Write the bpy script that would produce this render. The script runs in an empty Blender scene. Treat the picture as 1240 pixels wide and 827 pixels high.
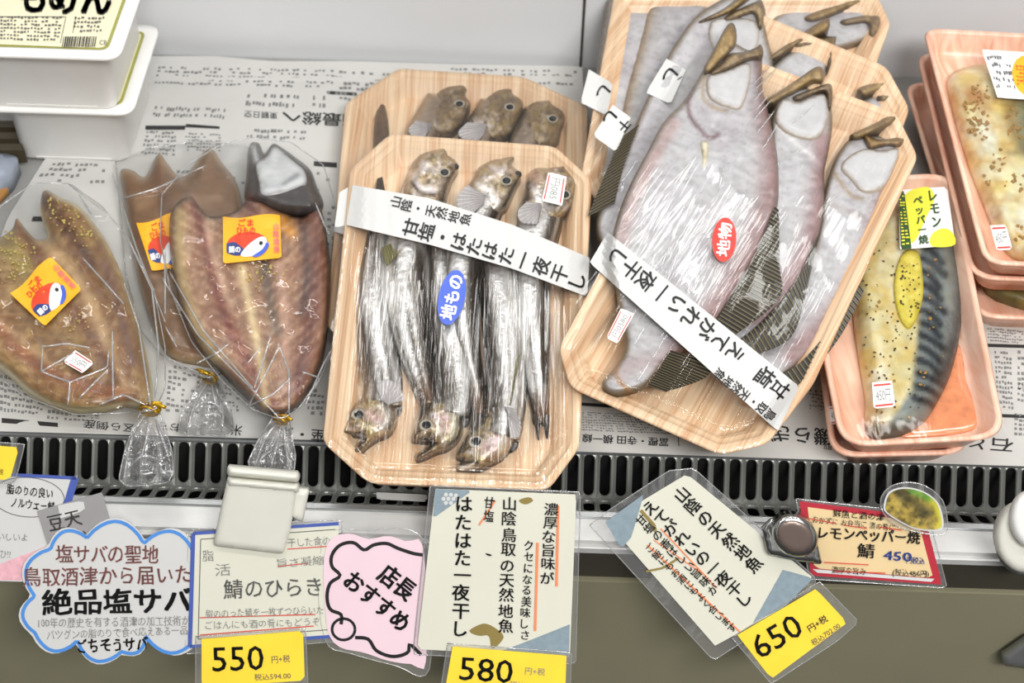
import bpy, bmesh, math, random
import numpy as np
from mathutils import Vector, Matrix
from mathutils.geometry import delaunay_2d_cdt

random.seed(7)
sc = bpy.context.scene
COL = sc.collection

# ------------------------------------------------------------------ camera
W, H, F = 1240.0, 827.0, 1900.0
CAM_H, PITCH, ROLL = 0.66, 45.0, 1.8
cam_data = bpy.data.cameras.new('camera')
cam_data.sensor_width = 36.0
cam_data.lens = F / W * 36.0
cam_data.clip_start = 0.02
cam_data.dof.use_dof = True
cam_data.dof.focus_distance = 0.86
cam_data.dof.aperture_fstop = 11.0
cam = bpy.data.objects.new('camera', cam_data)
COL.objects.link(cam)
p_, r_ = math.radians(PITCH), math.radians(ROLL)
FWD = np.array([0, math.cos(p_), -math.sin(p_)])
R0 = np.array([1.0, 0, 0]); U0 = np.array([0, math.sin(p_), math.cos(p_)])
# image content turned clockwise by ROLL -> camera turned counter-clockwise
RIGHT = R0 * math.cos(r_) + U0 * math.sin(r_)
UP = -R0 * math.sin(r_) + U0 * math.cos(r_)
CPOS = np.array([0, 0, CAM_H])
m = Matrix.Identity(4)
for i in range(3):
    m[i][0], m[i][1], m[i][2], m[i][3] = RIGHT[i], UP[i], -FWD[i], CPOS[i]
cam.matrix_world = m
sc.camera = cam

# ------------------------------------------------------------------ light
wd = bpy.data.worlds.new('shop_light'); sc.world = wd; wd.use_nodes = True
# the shop around: dim floor and aisles below, a grey ceiling above, with rows of bright strips added for contrast in reflections
wn, wl = wd.node_tree.nodes, wd.node_tree.links
bg = wn['Background']; bg.inputs[1].default_value = 1.0
wt = wn.new('ShaderNodeTexCoord'); ws = wn.new('ShaderNodeSeparateXYZ'); wl.new(wt.outputs['Generated'], ws.inputs[0])
def wmath(op, a, b=None):
    n = wn.new('ShaderNodeMath'); n.operation = op
    for i, v in enumerate((a, b)):
        if v is None:
            continue
        if isinstance(v, (int, float)):
            n.inputs[i].default_value = v
        else:
            wl.new(v, n.inputs[i])
    return n.outputs[0]
zc = wmath('MAXIMUM', ws.outputs['Z'], 0.08)
ux = wmath('DIVIDE', ws.outputs['X'], zc)                       # position on the ceiling, across the added bright strips
st = wmath('ABSOLUTE', wmath('SINE', wmath('MULTIPLY', ux, 2.4)))
added_strip = wmath('MULTIPLY', wmath('GREATER_THAN', st, 0.965), wmath('GREATER_THAN', ws.outputs['Z'], 0.12))
sky = wmath('ADD', wmath('MULTIPLY', wmath('GREATER_THAN', ws.outputs['Z'], 0.0), 0.12), 0.10)
wc = wmath('ADD', sky, wmath('MULTIPLY', added_strip, 1.6))
wl.new(wc, bg.inputs[0])

def area(name, loc, target, sx, sy, power, color=(1, 1, 1)):
    l = bpy.data.lights.new(name, 'AREA'); l.shape = 'RECTANGLE'; l.size = sx; l.size_y = sy
    l.energy = power; l.color = color
    o = bpy.data.objects.new(name, l); COL.objects.link(o)
    d = Vector(target) - Vector(loc)
    o.location = loc; o.rotation_euler = d.to_track_quat('-Z', 'Y').to_euler()
    return o
area('case_tube_front', (0, 0.42, 0.95), (0, 0.74, 0), 1.5, 0.06, 6.0, (1, 0.99, 0.96))
area('glare_strip_back', (0.1, 1.06, 0.76), (0, 0.72, 0), 1.2, 0.05, 4.0, (1, 1, 0.98))  # unseen strip added above and behind the wall to put glare on the film
area('ceiling_panel', (0.7, -1.0, 1.9), (0.1, 0.6, 0), 1.3, 0.5, 74, (1, 0.985, 0.96))
sc.view_settings.view_transform = 'Standard'
sc.view_settings.look = 'None'
sc.view_settings.gamma = 1.0
sc.view_settings.use_curve_mapping = False
sc.view_settings.exposure = -0.42
sc.cycles.transparent_max_bounces = 16
sc.cycles.max_bounces = 8
sc.cycles.caustics_reflective = False
sc.cycles.caustics_refractive = False
sc.cycles.sample_clamp_indirect = 4.0

# ------------------------------------------------------------------ helpers: geometry
def lin(c):
    c = np.asarray(c, float) / 255.0
    return np.where(c <= 0.04045, c / 12.92, ((c + 0.055) / 1.055) ** 2.4)

def rays(px, py):
    px = np.asarray(px, float); py = np.asarray(py, float)
    return (FWD[None, :] * F + RIGHT[None, :] * (px - W / 2)[:, None] - UP[None, :] * (py - H / 2)[:, None])

def on_z(px, py, z):
    d = rays([px], [py])[0]
    return CPOS + d * ((z - CPOS[2]) / d[2])

class Plane:
    """A real plane in the shop: origin, two axes and a normal; loc() reads where a sight line meets it at height h."""
    def __init__(s, O, e1, e2):
        s.O = np.array(O, float); s.e1 = np.array(e1, float); s.e2 = np.array(e2, float)
        s.n = np.cross(s.e1, s.e2)
    def loc(s, px, py, h=0.0):
        px = np.atleast_1d(np.asarray(px, float)); py = np.atleast_1d(np.asarray(py, float))
        d = rays(px, py)
        h = np.broadcast_to(np.asarray(h, float), px.shape)
        t = ((s.O - CPOS) @ s.n + h) / (d @ s.n)
        P = CPOS[None, :] + d * t[:, None] - s.O[None, :]
        return np.stack([P @ s.e1, P @ s.e2, P @ s.n], 1)
    def at(s, px, py):
        a = s.loc(px, py)[0]
        return Plane(s.O + s.e1 * a[0] + s.e2 * a[1], s.e1, s.e2)
    def up(s, dh):
        return Plane(s.O + s.n * dh, s.e1, s.e2)
    def mw(s):
        m = Matrix.Identity(4)
        for i in range(3):
            m[i][0], m[i][1], m[i][2], m[i][3] = s.e1[i], s.e2[i], s.n[i], s.O[i]
        return m

def flat(z, px=620, py=400):
    return Plane(on_z(px, py, z), (1, 0, 0), (0, 1, 0))

def plane2(f, zf, b, zb):
    A, B = on_z(*f, zf), on_z(*b, zb)
    d = np.array([0, B[1] - A[1], B[2] - A[2]]); d /= np.linalg.norm(d)
    return Plane(A, (1, 0, 0), d)

def vn(x, y, seed=0):
    """smooth value noise in [0,1]"""
    x = np.asarray(x, float); y = np.asarray(y, float)
    xi = np.floor(x); yi = np.floor(y); fx = x - xi; fy = y - yi
    fx = fx * fx * (3 - 2 * fx); fy = fy * fy * (3 - 2 * fy)
    def hsh(a, b):
        v = np.sin(a * 127.1 + b * 311.7 + seed * 74.7) * 43758.5453
        return v - np.floor(v)
    return (hsh(xi, yi) * (1 - fx) + hsh(xi + 1, yi) * fx) * (1 - fy) + (hsh(xi, yi + 1) * (1 - fx) + hsh(xi + 1, yi + 1) * fx) * fy

def fbm(x, y, seed=0):
    return 0.55 * vn(x, y, seed) + 0.3 * vn(x * 2.1, y * 2.1, seed + 5) + 0.15 * vn(x * 4.3, y * 4.3, seed + 9)

def crom(pts, n=8, closed=True):
    P = np.asarray(pts, float); k = len(P); out = []
    rng = range(k) if closed else range(k - 1)
    for i in rng:
        if closed:
            a, b, c, d = P[(i - 1) % k], P[i], P[(i + 1) % k], P[(i + 2) % k]
        else:
            a, b, c, d = P[max(i - 1, 0)], P[i], P[i + 1], P[min(i + 2, k - 1)]
        for j in range(n):
            t = j / n
            out.append(0.5 * ((2 * b) + (c - a) * t + (2 * a - 5 * b + 4 * c - d) * t * t + (3 * b - 3 * c + d - a) * t ** 3))
    if not closed:
        out.append(P[-1])
    return np.array(out)

def resample(P, step, closed=True):
    P = np.asarray(P, float)
    Q = np.vstack([P, P[:1]]) if closed else P
    L = np.r_[0, np.cumsum(np.linalg.norm(np.diff(Q, axis=0), axis=1))]
    n = max(3, int(round(L[-1] / step)))
    t = np.linspace(0, L[-1], n + 1)
    if closed:
        t = t[:-1]
    return np.stack([np.interp(t, L, Q[:, 0]), np.interp(t, L, Q[:, 1])], 1)

def segdist(X, Y, P, closed=True):
    P = np.asarray(P, float)
    Q = np.vstack([P, P[:1]]) if closed else P
    best = np.full(len(X), 1e9)
    for i in range(len(Q) - 1):
        a, b = Q[i], Q[i + 1]; d = b - a; L2 = d @ d
        if L2 < 1e-9:
            continue
        t = np.clip(((X - a[0]) * d[0] + (Y - a[1]) * d[1]) / L2, 0, 1)
        best = np.minimum(best, np.hypot(X - a[0] - t * d[0], Y - a[1] - t * d[1]))
    return best

def inside(X, Y, P):
    P = np.asarray(P, float); r = np.zeros(len(X), bool); j = len(P) - 1
    for i in range(len(P)):
        xi, yi = P[i]; xj, yj = P[j]
        c = ((yi > Y) != (yj > Y))
        with np.errstate(divide='ignore', invalid='ignore'):
            xx = (xj - xi) * (Y - yi) / (yj - yi) + xi
        r ^= c & (X < xx); j = i
    return r

def sdist(X, Y, P):
    d = segdist(X, Y, P); return np.where(inside(X, Y, P), d, -d)

# ------------------------------------------------------------------ helpers: objects
def link(name, me, mats, parent=None):
    o = bpy.data.objects.new(name, me); COL.objects.link(o)
    for mt in (mats if isinstance(mats, (list, tuple)) else [mats]):
        me.materials.append(mt)
    if parent is not None:
        o.parent = parent
    return o

def tag(o, label, cat, group=None):
    o['label'] = label; o['category'] = cat
    if group:
        o['group'] = group
    return o

def thing(name, label, cat, plane, group=None):
    o = bpy.data.objects.new(name, None); COL.objects.link(o)
    o.empty_display_size = 0.01
    o.matrix_world = plane.mw()
    return tag(o, label, cat, group)

def mesh_from(name, V, Fc, mats, parent, smooth=True, col=None, midx=None):
    me = bpy.data.meshes.new(name)
    me.from_pydata([tuple(map(float, v)) for v in V], [], [tuple(map(int, f)) for f in Fc])
    if smooth:
        me.polygons.foreach_set('use_smooth', [True] * len(me.polygons))
    if midx is not None:
        me.polygons.foreach_set('material_index', midx)
    if col is not None:
        at = me.color_attributes.new('Col', 'FLOAT_COLOR', 'POINT')
        c = np.ones((len(V), 4)); c[:, :3] = lin(np.clip(col, 0, 255))
        at.data.foreach_set('color', c.ravel())
    me.update()
    return link(name, me, mats, parent)

def tri(outline, step):
    """boundary + interior grid, triangulated inside the outline (photo units)"""
    B = resample(outline, step)
    x0, y0 = B.min(0); x1, y1 = B.max(0)
    gx, gy = np.meshgrid(np.arange(x0, x1 + step, step), np.arange(y0, y1 + step, step * 0.87))
    gx[1::2] += step / 2
    X, Y = gx.ravel(), gy.ravel()
    k = inside(X, Y, B); X, Y = X[k], Y[k]
    k = segdist(X, Y, B) > step * 0.45; X, Y = X[k], Y[k]
    pts = np.vstack([B, np.stack([X, Y], 1)])
    n = len(B)
    r = delaunay_2d_cdt([Vector(p) for p in pts], [], [list(range(n))], 1, 1e-5)
    V = np.array([tuple(v) for v in r[0]]); Fc = [f for f in r[2]]
    # counter-clockwise when seen from above (photo y runs down)
    out = []
    for f in Fc:
        a, b, c = V[f[0]], V[f[1]], V[f[2]]
        ar = (b[0] - a[0]) * (c[1] - a[1]) - (b[1] - a[1]) * (c[0] - a[0])
        out.append(tuple(f) if ar < 0 else tuple(reversed(f)))
    cnt = {}
    for f in out:
        for i in range(len(f)):
            e = (f[i], f[(i + 1) % len(f)]); cnt[e] = 1
    bedges = [e for e in cnt if (e[1], e[0]) not in cnt]
    return V, out, bedges

def ev(h, X, Y, d=None):
    if callable(h):
        try:
            return h(X, Y, d)
        except TypeError:
            return h(X, Y)
    return np.full(len(X), float(h))

def solid(name, outline, plane, hfun, base, mats, parent, step=4, colf=None, smooth=True):
    """a closed body: top surface over the outline, sides and underside at height base"""
    V2, Fc, be = tri(outline, step)
    X, Y = V2[:, 0], V2[:, 1]
    B = resample(outline, step); d = segdist(X, Y, B)
    top = plane.loc(X, Y, ev(hfun, X, Y, d))
    n = len(V2)
    nb = sorted({i for e in be for i in e}); mp = {i: n + k for k, i in enumerate(nb)}
    low = top[nb].copy(); low[:, 2] = base
    V = np.vstack([top, low]); faces = list(Fc)
    for a, b in be:
        faces.append((b, a, mp[a], mp[b]))
    nxt = {a: b for a, b in be}
    loop = [be[0][0]]
    while True:
        q = nxt[loop[-1]]
        if q == loop[0] or len(loop) > len(be):
            break
        loop.append(q)
    faces.append(tuple(mp[i] for i in reversed(loop)))
    col = None
    if colf is not None:
        c = colf(X, Y, d); col = np.vstack([c, c[nb]])
    return mesh_from(name, V, faces, mats, parent, smooth, col)

def skin(name, outline, plane, hfun, mats, parent, step=6, off=0.0, smooth=True, colf=None):
    """an open sheet following hfun (film, sticker face)"""
    V2, Fc, be = tri(outline, step)
    X, Y = V2[:, 0], V2[:, 1]
    d = segdist(X, Y, resample(outline, step))
    V = plane.loc(X, Y, ev(hfun, X, Y, d) + off)
    return mesh_from(name, V, Fc, mats, parent, smooth, colf(X, Y, d) if colf else None)

def card_sheet(name, outline, plane, hfun, th, mats, parent, step=9, off=0.0):
    """a thin sheet with thickness th lying on hfun"""
    V2, Fc, be = tri(outline, step)
    X, Y = V2[:, 0], V2[:, 1]
    h = ev(hfun, X, Y, None) + off
    top = plane.loc(X, Y, h + th); low = top.copy(); low[:, 2] -= th
    n = len(V2)
    faces = list(Fc) + [tuple(n + i for i in reversed(f)) for f in Fc] + [(b, a, a + n, b + n) for a, b in be]
    return mesh_from(name, np.vstack([top, low]), faces, mats, parent, False)

def loft(name, line, widths, plane, base, thick, mats, parent, colf, N=46, M=14, zprof=None):
    """a fish body: centre line and widths in photo units, rounded cross-section resting at height base"""
    P = crom(line, 10, False); L = np.r_[0, np.cumsum(np.linalg.norm(np.diff(P, axis=0), axis=1))]
    u = np.linspace(0, 1, N); t = u * L[-1]
    C = np.stack([np.interp(t, L, P[:, 0]), np.interp(t, L, P[:, 1])], 1)
    wk = np.linspace(0, 1, len(widths)); w = np.interp(u, wk, widths)
    w = np.convolve(np.pad(w, 2, mode='edge'), np.ones(5) / 5, 'valid'); w[0] = widths[0] * 0.6; w[-1] = widths[-1]
    T = np.gradient(C, axis=0); T /= np.linalg.norm(T, axis=1)[:, None]
    Nn = np.stack([-T[:, 1], T[:, 0]], 1)
    v = np.cos(np.linspace(math.pi, 0, M))
    zz = (zprof(u) if zprof else np.minimum(1, w / max(widths))) * thick
    X = (C[:, 0][:, None] + Nn[:, 0][:, None] * w[:, None] / 2 * v[None]).ravel()
    Y = (C[:, 1][:, None] + Nn[:, 1][:, None] * w[:, None] / 2 * v[None]).ravel()
    hh = (base + zz[:, None] * (0.25 + 0.75 * np.sqrt(np.maximum(0, 1 - v ** 2)))[None]).ravel()
    top = plane.loc(X, Y, hh)
    low = top.copy(); low[:, 2] = base
    n = N * M; faces = []
    for i in range(N - 1):
        for j in range(M - 1):
            a, b, c, d = i * M + j, i * M + j + 1, (i + 1) * M + j + 1, (i + 1) * M + j
            faces.append((a, d, c, b)); faces.append((a + n, b + n, c + n, d + n))
        a, d = i * M, (i + 1) * M
        faces.append((a, a + n, d + n, d))
        b, c = i * M + M - 1, (i + 1) * M + M - 1
        faces.append((b, c, c + n, b + n))
    faces.append(tuple(range(0, M)) + tuple(range(n + M - 1, n - 1, -1)))
    e = (N - 1) * M
    faces.append(tuple(range(e + M - 1, e - 1, -1)) + tuple(range(n + e, n + e + M)))
    U = np.repeat(u, M); Vv = np.tile(v, N)
    c = colf(X, Y, U, Vv); col = np.vstack([c, c])
    o = mesh_from(name, np.vstack([top, low]), faces, mats, parent, True, col)
    def hat(px, py):
        i = np.argmin(np.hypot(X - px, Y - py)); return hh[i]
    return o, hat

def fin(name, base_pts, tip_pts, rays_n, plane, h0, h1, mats, parent, c_ray, c_web, ridge=0.0007):
    """a fin: pleated membrane between a root line and an outer line, one pleat per ray"""
    A = resample(crom(base_pts, 8, False), 1, False); B = resample(crom(tip_pts, 8, False), 1, False)
    n = rays_n * 4
    def samp(P, k):
        t = np.linspace(0, len(P) - 1, k); i = np.arange(len(P))
        return np.stack([np.interp(t, i, P[:, 0]), np.interp(t, i, P[:, 1])], 1)
    a, b = samp(A, n + 1), samp(B, n + 1); K = 4
    X, Y, Hh, C = [], [], [], []
    for k in range(K + 1):
        f = k / K
        q = a * (1 - f) + b * f
        X.append(q[:, 0]); Y.append(q[:, 1])
        ph = (np.arange(n + 1) % 4)
        up = np.where(ph == 0, 1.0, 0.0)
        Hh.append(h0 * (1 - f) + h1 * f + up * ridge)
        C.append(np.where(up[:, None] > 0, np.array(c_ray)[None], np.array(c_web)[None]))
    V = plane.loc(np.concatenate(X), np.concatenate(Y), np.concatenate(Hh))
    low = V.copy(); low[:, 2] -= 0.0006
    m_ = len(V); faces = []
    for k in range(K):
        for i in range(n):
            p, q, r, s = k * (n + 1) + i, k * (n + 1) + i + 1, (k + 1) * (n + 1) + i + 1, (k + 1) * (n + 1) + i
            faces.append((p, q, r, s)); faces.append((p + m_, s + m_, r + m_, q + m_))
    return mesh_from(name, np.vstack([V, low]), faces, mats, parent, False, np.vstack([np.concatenate(C)] * 2))

def ball(name, plane, px, py, h, r_px, squash, mats, parent, col=None, seg=14):
    c = plane.loc(px, py, h)[0]; e = plane.loc(px + r_px, py, h)[0]
    r = np.linalg.norm(e - c)
    bm = bmesh.new(); bmesh.ops.create_uvsphere(bm, u_segments=seg, v_segments=seg // 2 + 2, radius=1)
    V = np.array([v.co for v in bm.verts]); Fc = [[v.index for v in f.verts] for f in bm.faces]; bm.free()
    V = V * np.array([r, r, r * squash]) + c
    return mesh_from(name, V, Fc, mats, parent, True, None if col is None else np.tile(np.array(col, float), (len(V), 1)))

def tube(name, pts, rad, mats, parent, seg=8, close_ends=True):
    P = np.asarray(pts, float); n = len(P); V = []; Fc = []
    rad = np.broadcast_to(np.asarray(rad, float), (n,))
    for i in range(n):
        t = P[min(i + 1, n - 1)] - P[max(i - 1, 0)]; t /= np.linalg.norm(t) + 1e-12
        a = np.cross(t, [0, 0, 1.0]);
        if np.linalg.norm(a) < 1e-4:
            a = np.cross(t, [0, 1.0, 0])
        a /= np.linalg.norm(a); b = np.cross(t, a)
        for k in range(seg):
            th = 2 * math.pi * k / seg
            V.append(P[i] + rad[i] * (a * math.cos(th) + b * math.sin(th)))
    for i in range(n - 1):
        for k in range(seg):
            k2 = (k + 1) % seg
            Fc.append((i * seg + k, i * seg + k2, (i + 1) * seg + k2, (i + 1) * seg + k))
    if close_ends:
        Fc.append(tuple(range(seg))[::-1]); Fc.append(tuple((n - 1) * seg + k for k in range(seg)))
    return mesh_from(name, V, Fc, mats, parent, True)

def rings_mesh(name, rings, mats, parent, cap0=True, cap1=True, smooth=False):
    n = len(rings[0]); V = np.vstack(rings); Fc = []
    for i in range(len(rings) - 1):
        for k in range(n):
            k2 = (k + 1) % n
            Fc.append((i * n + k, i * n + k2, (i + 1) * n + k2, (i + 1) * n + k))
    if cap0:
        Fc.append(tuple(range(n))[::-1])
    if cap1:
        Fc.append(tuple((len(rings) - 1) * n + k for k in range(n)))
    return mesh_from(name, V, Fc, mats, parent, smooth)

def inset(P, d):
    """convex counter-clockwise polygon, every edge moved inwards by d"""
    n = len(P); out = []
    for i in range(n):
        a, b, c = P[i - 1], P[i], P[(i + 1) % n]
        e1 = (b - a) / np.linalg.norm(b - a); e2 = (c - b) / np.linalg.norm(c - b)
        n1 = np.array([-e1[1], e1[0]]); n2 = np.array([-e2[1], e2[0]])
        k = 1 + n1 @ n2
        out.append(b + (n1 + n2) * d / max(k, 0.2))
    return np.array(out)

def rounded(P, r, k=5):
    n = len(P); out = []
    for i in range(n):
        a, b, c = P[i - 1], P[i], P[(i + 1) % n]
        la, lc = np.linalg.norm(a - b), np.linalg.norm(c - b)
        q = min(r, la * 0.48, lc * 0.48)
        p0 = b + (a - b) / la * q; p1 = b + (c - b) / lc * q
        for j in range(k):
            t = j / (k - 1)
            out.append((1 - t) ** 2 * p0 + 2 * t * (1 - t) * b + t * t * p1)
    return np.array(out)

def ccw(P):
    x, y = P[:, 0], P[:, 1]
    ar = np.sum(x * np.roll(y, -1) - np.roll(x, -1) * y)
    return P if ar > 0 else P[::-1]

def tray_shell(name, px_poly, plane, prof, r, mats, parent, k=5):
    """a moulded foam tray: profile = (distance inwards, height) pairs from the base outside over the rim to the floor"""
    P = plane.loc([p[0] for p in px_poly], [p[1] for p in px_poly])[:, :2]
    P = ccw(P); rings = []
    for d, h in prof:
        q = rounded(inset(P, d), max(r - d * 0.5, 0.0015), k)
        rings.append(np.c_[q, np.full(len(q), h)])
    return rings_mesh(name, rings, mats, parent, True, True, True)

# lettering -----------------------------------------------------------------
_glyph = {}
def glyphs(s, bold):
    key = s
    if key in _glyph:
        return _glyph[key]
    c = bpy.data.curves.new('lettering', 'FONT'); c.body = s; c.offset = 0.0; c.resolution_u = 2; c.size = 1
    o = bpy.data.objects.new('lettering', c); COL.objects.link(o)
    bpy.context.view_layer.update()
    me = bpy.data.meshes.new_from_object(o.evaluated_get(bpy.context.evaluated_depsgraph_get()))
    V = np.array([v.co[:2] for v in me.vertices]).reshape(-1, 2); Fc = [tuple(p.vertices) for p in me.polygons]
    bpy.data.objects.remove(o); bpy.data.curves.remove(c); bpy.data.meshes.remove(me)
    _glyph[key] = (V, Fc)
    return V, Fc

def lettering(parts, plane, hf, mat, parent, off=0.0004, name='lettering', wob=0.0):
    """parts: (text, cx, cy, width, height, clockwise degrees, bold, vertical) in photo units; one mesh"""
    VX, VY, FF = [], [], []; n0 = 0
    for q in parts:
        s, cx, cy, w, h, ang = q[:6]; bold = q[6] if len(q) > 6 else 0.0; vert = q[7] if len(q) > 7 else False
        a = math.radians(ang); ca, sa = math.cos(a), math.sin(a)
        items = []
        if vert:
            k = len(s); ch = h / k
            for i, c in enumerate(s):
                if c == ' ':
                    continue
                V, Fc = glyphs(c, bold)
                if not len(V):
                    continue
                mx = (V[:, 0].min() + V[:, 0].max()) / 2
                X = (V[:, 0] - mx) * w; Y = -(V[:, 1] - 0.38) * ch * 0.98 - h / 2 + (i + 0.5) * ch
                items.append((X, Y, Fc))
        else:
            V, Fc = glyphs(s, bold)
            x0, x1 = V[:, 0].min(), V[:, 0].max()
            items.append(((V[:, 0] - (x0 + x1) / 2) / (x1 - x0) * w, -(V[:, 1] - 0.38) * h, Fc))
        for X, Y, Fc in items:
            if wob:
                X = X + (vn(X / (h * 0.3) + n0, Y / (h * 0.3), 3) - 0.5) * wob * 2
                Y = Y + (vn(X / (h * 0.3), Y / (h * 0.3) + n0, 8) - 0.5) * wob * 2
            em = (h / len(s)) if vert else h
            b_ = bold * em * 0.9
            for ox, oy in (((0, 0),) if bold < 0.004 else ((-b_, -b_ * 0.7), (b_, -b_ * 0.7), (-b_, b_ * 0.7), (b_, b_ * 0.7))):
                x_, y_ = X + ox, Y + oy
                VX.append(cx + x_ * ca - y_ * sa); VY.append(cy + x_ * sa + y_ * ca)
                FF += [tuple(i + n0 for i in f) for f in Fc]; n0 += len(X)
    X, Y = np.concatenate(VX), np.concatenate(VY)
    V = plane.loc(X, Y, ev(hf, X, Y) + off)
    return mesh_from(name, V, FF, mat, parent, False)

def strokes(lines, plane, hf, mat, parent, off=0.0004, name='ruled_line'):
    """flat ink lines: (points, width) in photo units; one mesh"""
    VX, VY, FF = [], [], []; n0 = 0
    for pts, w in lines:
        P = resample(np.asarray(pts, float), 4, False)
        T = np.gradient(P, axis=0); T /= np.linalg.norm(T, axis=1)[:, None] + 1e-9
        N = np.stack([-T[:, 1], T[:, 0]], 1) * w / 2
        k = len(P)
        for Q in (P + N, P - N):
            VX.append(Q[:, 0]); VY.append(Q[:, 1])
        FF += [(n0 + i, n0 + i + 1, n0 + k + i + 1, n0 + k + i) for i in range(k - 1)]; n0 += 2 * k
    X, Y = np.concatenate(VX), np.concatenate(VY)
    return mesh_from(name, plane.loc(X, Y, ev(hf, X, Y) + off), FF, mat, parent, False)

def rects(boxes, plane, hf, mat, parent, off=0.0004, name='print', colf=None):
    """many small printed marks: four corners each, in photo units"""
    Q = np.array(boxes, float).reshape(-1, 2)
    FF = [(i, i + 1, i + 2, i + 3) for i in range(0, len(Q), 4)]
    return mesh_from(name, plane.loc(Q[:, 0], Q[:, 1], ev(hf, Q[:, 0], Q[:, 1]) + off), FF, mat, parent, False)

def printed(quad, rows, cols, rng, fill=0.75, rh=0.55):
    """rows of tiny marks in a four-cornered area (top-left, top-right, bottom-right, bottom-left)"""
    q = np.array(quad, float); out = []
    def P(u, v):
        return (q[0] * (1 - u) + q[1] * u) * (1 - v) + (q[3] * (1 - u) + q[2] * u) * v
    for r in range(rows):
        for c in range(cols):
            if rng.random() > fill:
                continue
            u0 = (c + 0.12 * rng.random()) / cols; u1 = (c + 0.55 + 0.4 * rng.random()) / cols
            v0 = (r + 0.25 * rng.random()) / rows; v1 = v0 + rh / rows * (0.6 + 0.4 * rng.random())
            out += [P(u0, v0), P(u1, v0), P(u1, v1), P(u0, v1)]
    return out

# ------------------------------------------------------------------ materials
def mat(name, rgb, rough=0.5, metal=0.0, spec=0.5, var=0.06, scale=60.0, bump=0.0, bscale=200.0, stretch=(1, 1, 1), coat=0.0, attr=False, sss=0.0):
    mt = bpy.data.materials.new(name); mt.use_nodes = True
    nt = mt.node_tree; N, Lk = nt.nodes, nt.links
    b = N['Principled BSDF']
    b.inputs['Roughness'].default_value = rough; b.inputs['Metallic'].default_value = metal
    b.inputs['Specular IOR Level'].default_value = spec; b.inputs['Coat Weight'].default_value = coat
    b.inputs['Coat Roughness'].default_value = 0.12
    if sss:
        b.inputs['Subsurface Weight'].default_value = sss
        b.inputs['Subsurface Radius'].default_value = (0.004, 0.002, 0.0015)
    tc = N.new('ShaderNodeTexCoord'); mp = N.new('ShaderNodeMapping'); mp.inputs['Scale'].default_value = stretch
    Lk.new(tc.outputs['Object'], mp.inputs['Vector'])
    nz = N.new('ShaderNodeTexNoise'); nz.inputs['Scale'].default_value = scale; nz.inputs['Detail'].default_value = 4
    Lk.new(mp.outputs['Vector'], nz.inputs['Vector'])
    mr = N.new('ShaderNodeMapRange'); mr.inputs['From Min'].default_value = 0.25; mr.inputs['From Max'].default_value = 0.75
    mr.inputs['To Min'].default_value = 1 - var; mr.inputs['To Max'].default_value = 1 + var
    Lk.new(nz.outputs['Fac'], mr.inputs['Value'])
    mx = N.new('ShaderNodeMix'); mx.data_type = 'RGBA'; mx.blend_type = 'MULTIPLY'; mx.inputs[0].default_value = 1.0
    if attr:
        at = N.new('ShaderNodeAttribute'); at.attribute_name = 'Col'
        Lk.new(at.outputs['Color'], mx.inputs[6])
    else:
        mx.inputs[6].default_value = (*lin(rgb), 1)
    Lk.new(mr.outputs['Result'], mx.inputs[7])
    Lk.new(mx.outputs[2], b.inputs['Base Color'])
    if bump:
        n2 = N.new('ShaderNodeTexNoise'); n2.inputs['Scale'].default_value = bscale; n2.inputs['Detail'].default_value = 3
        Lk.new(mp.outputs['Vector'], n2.inputs['Vector'])
        bp = N.new('ShaderNodeBump'); bp.inputs['Strength'].default_value = bump; bp.inputs['Distance'].default_value = 0.002
        Lk.new(n2.outputs['Fac'], bp.inputs['Height']); Lk.new(bp.outputs['Normal'], b.inputs['Normal'])
    return mt

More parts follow.
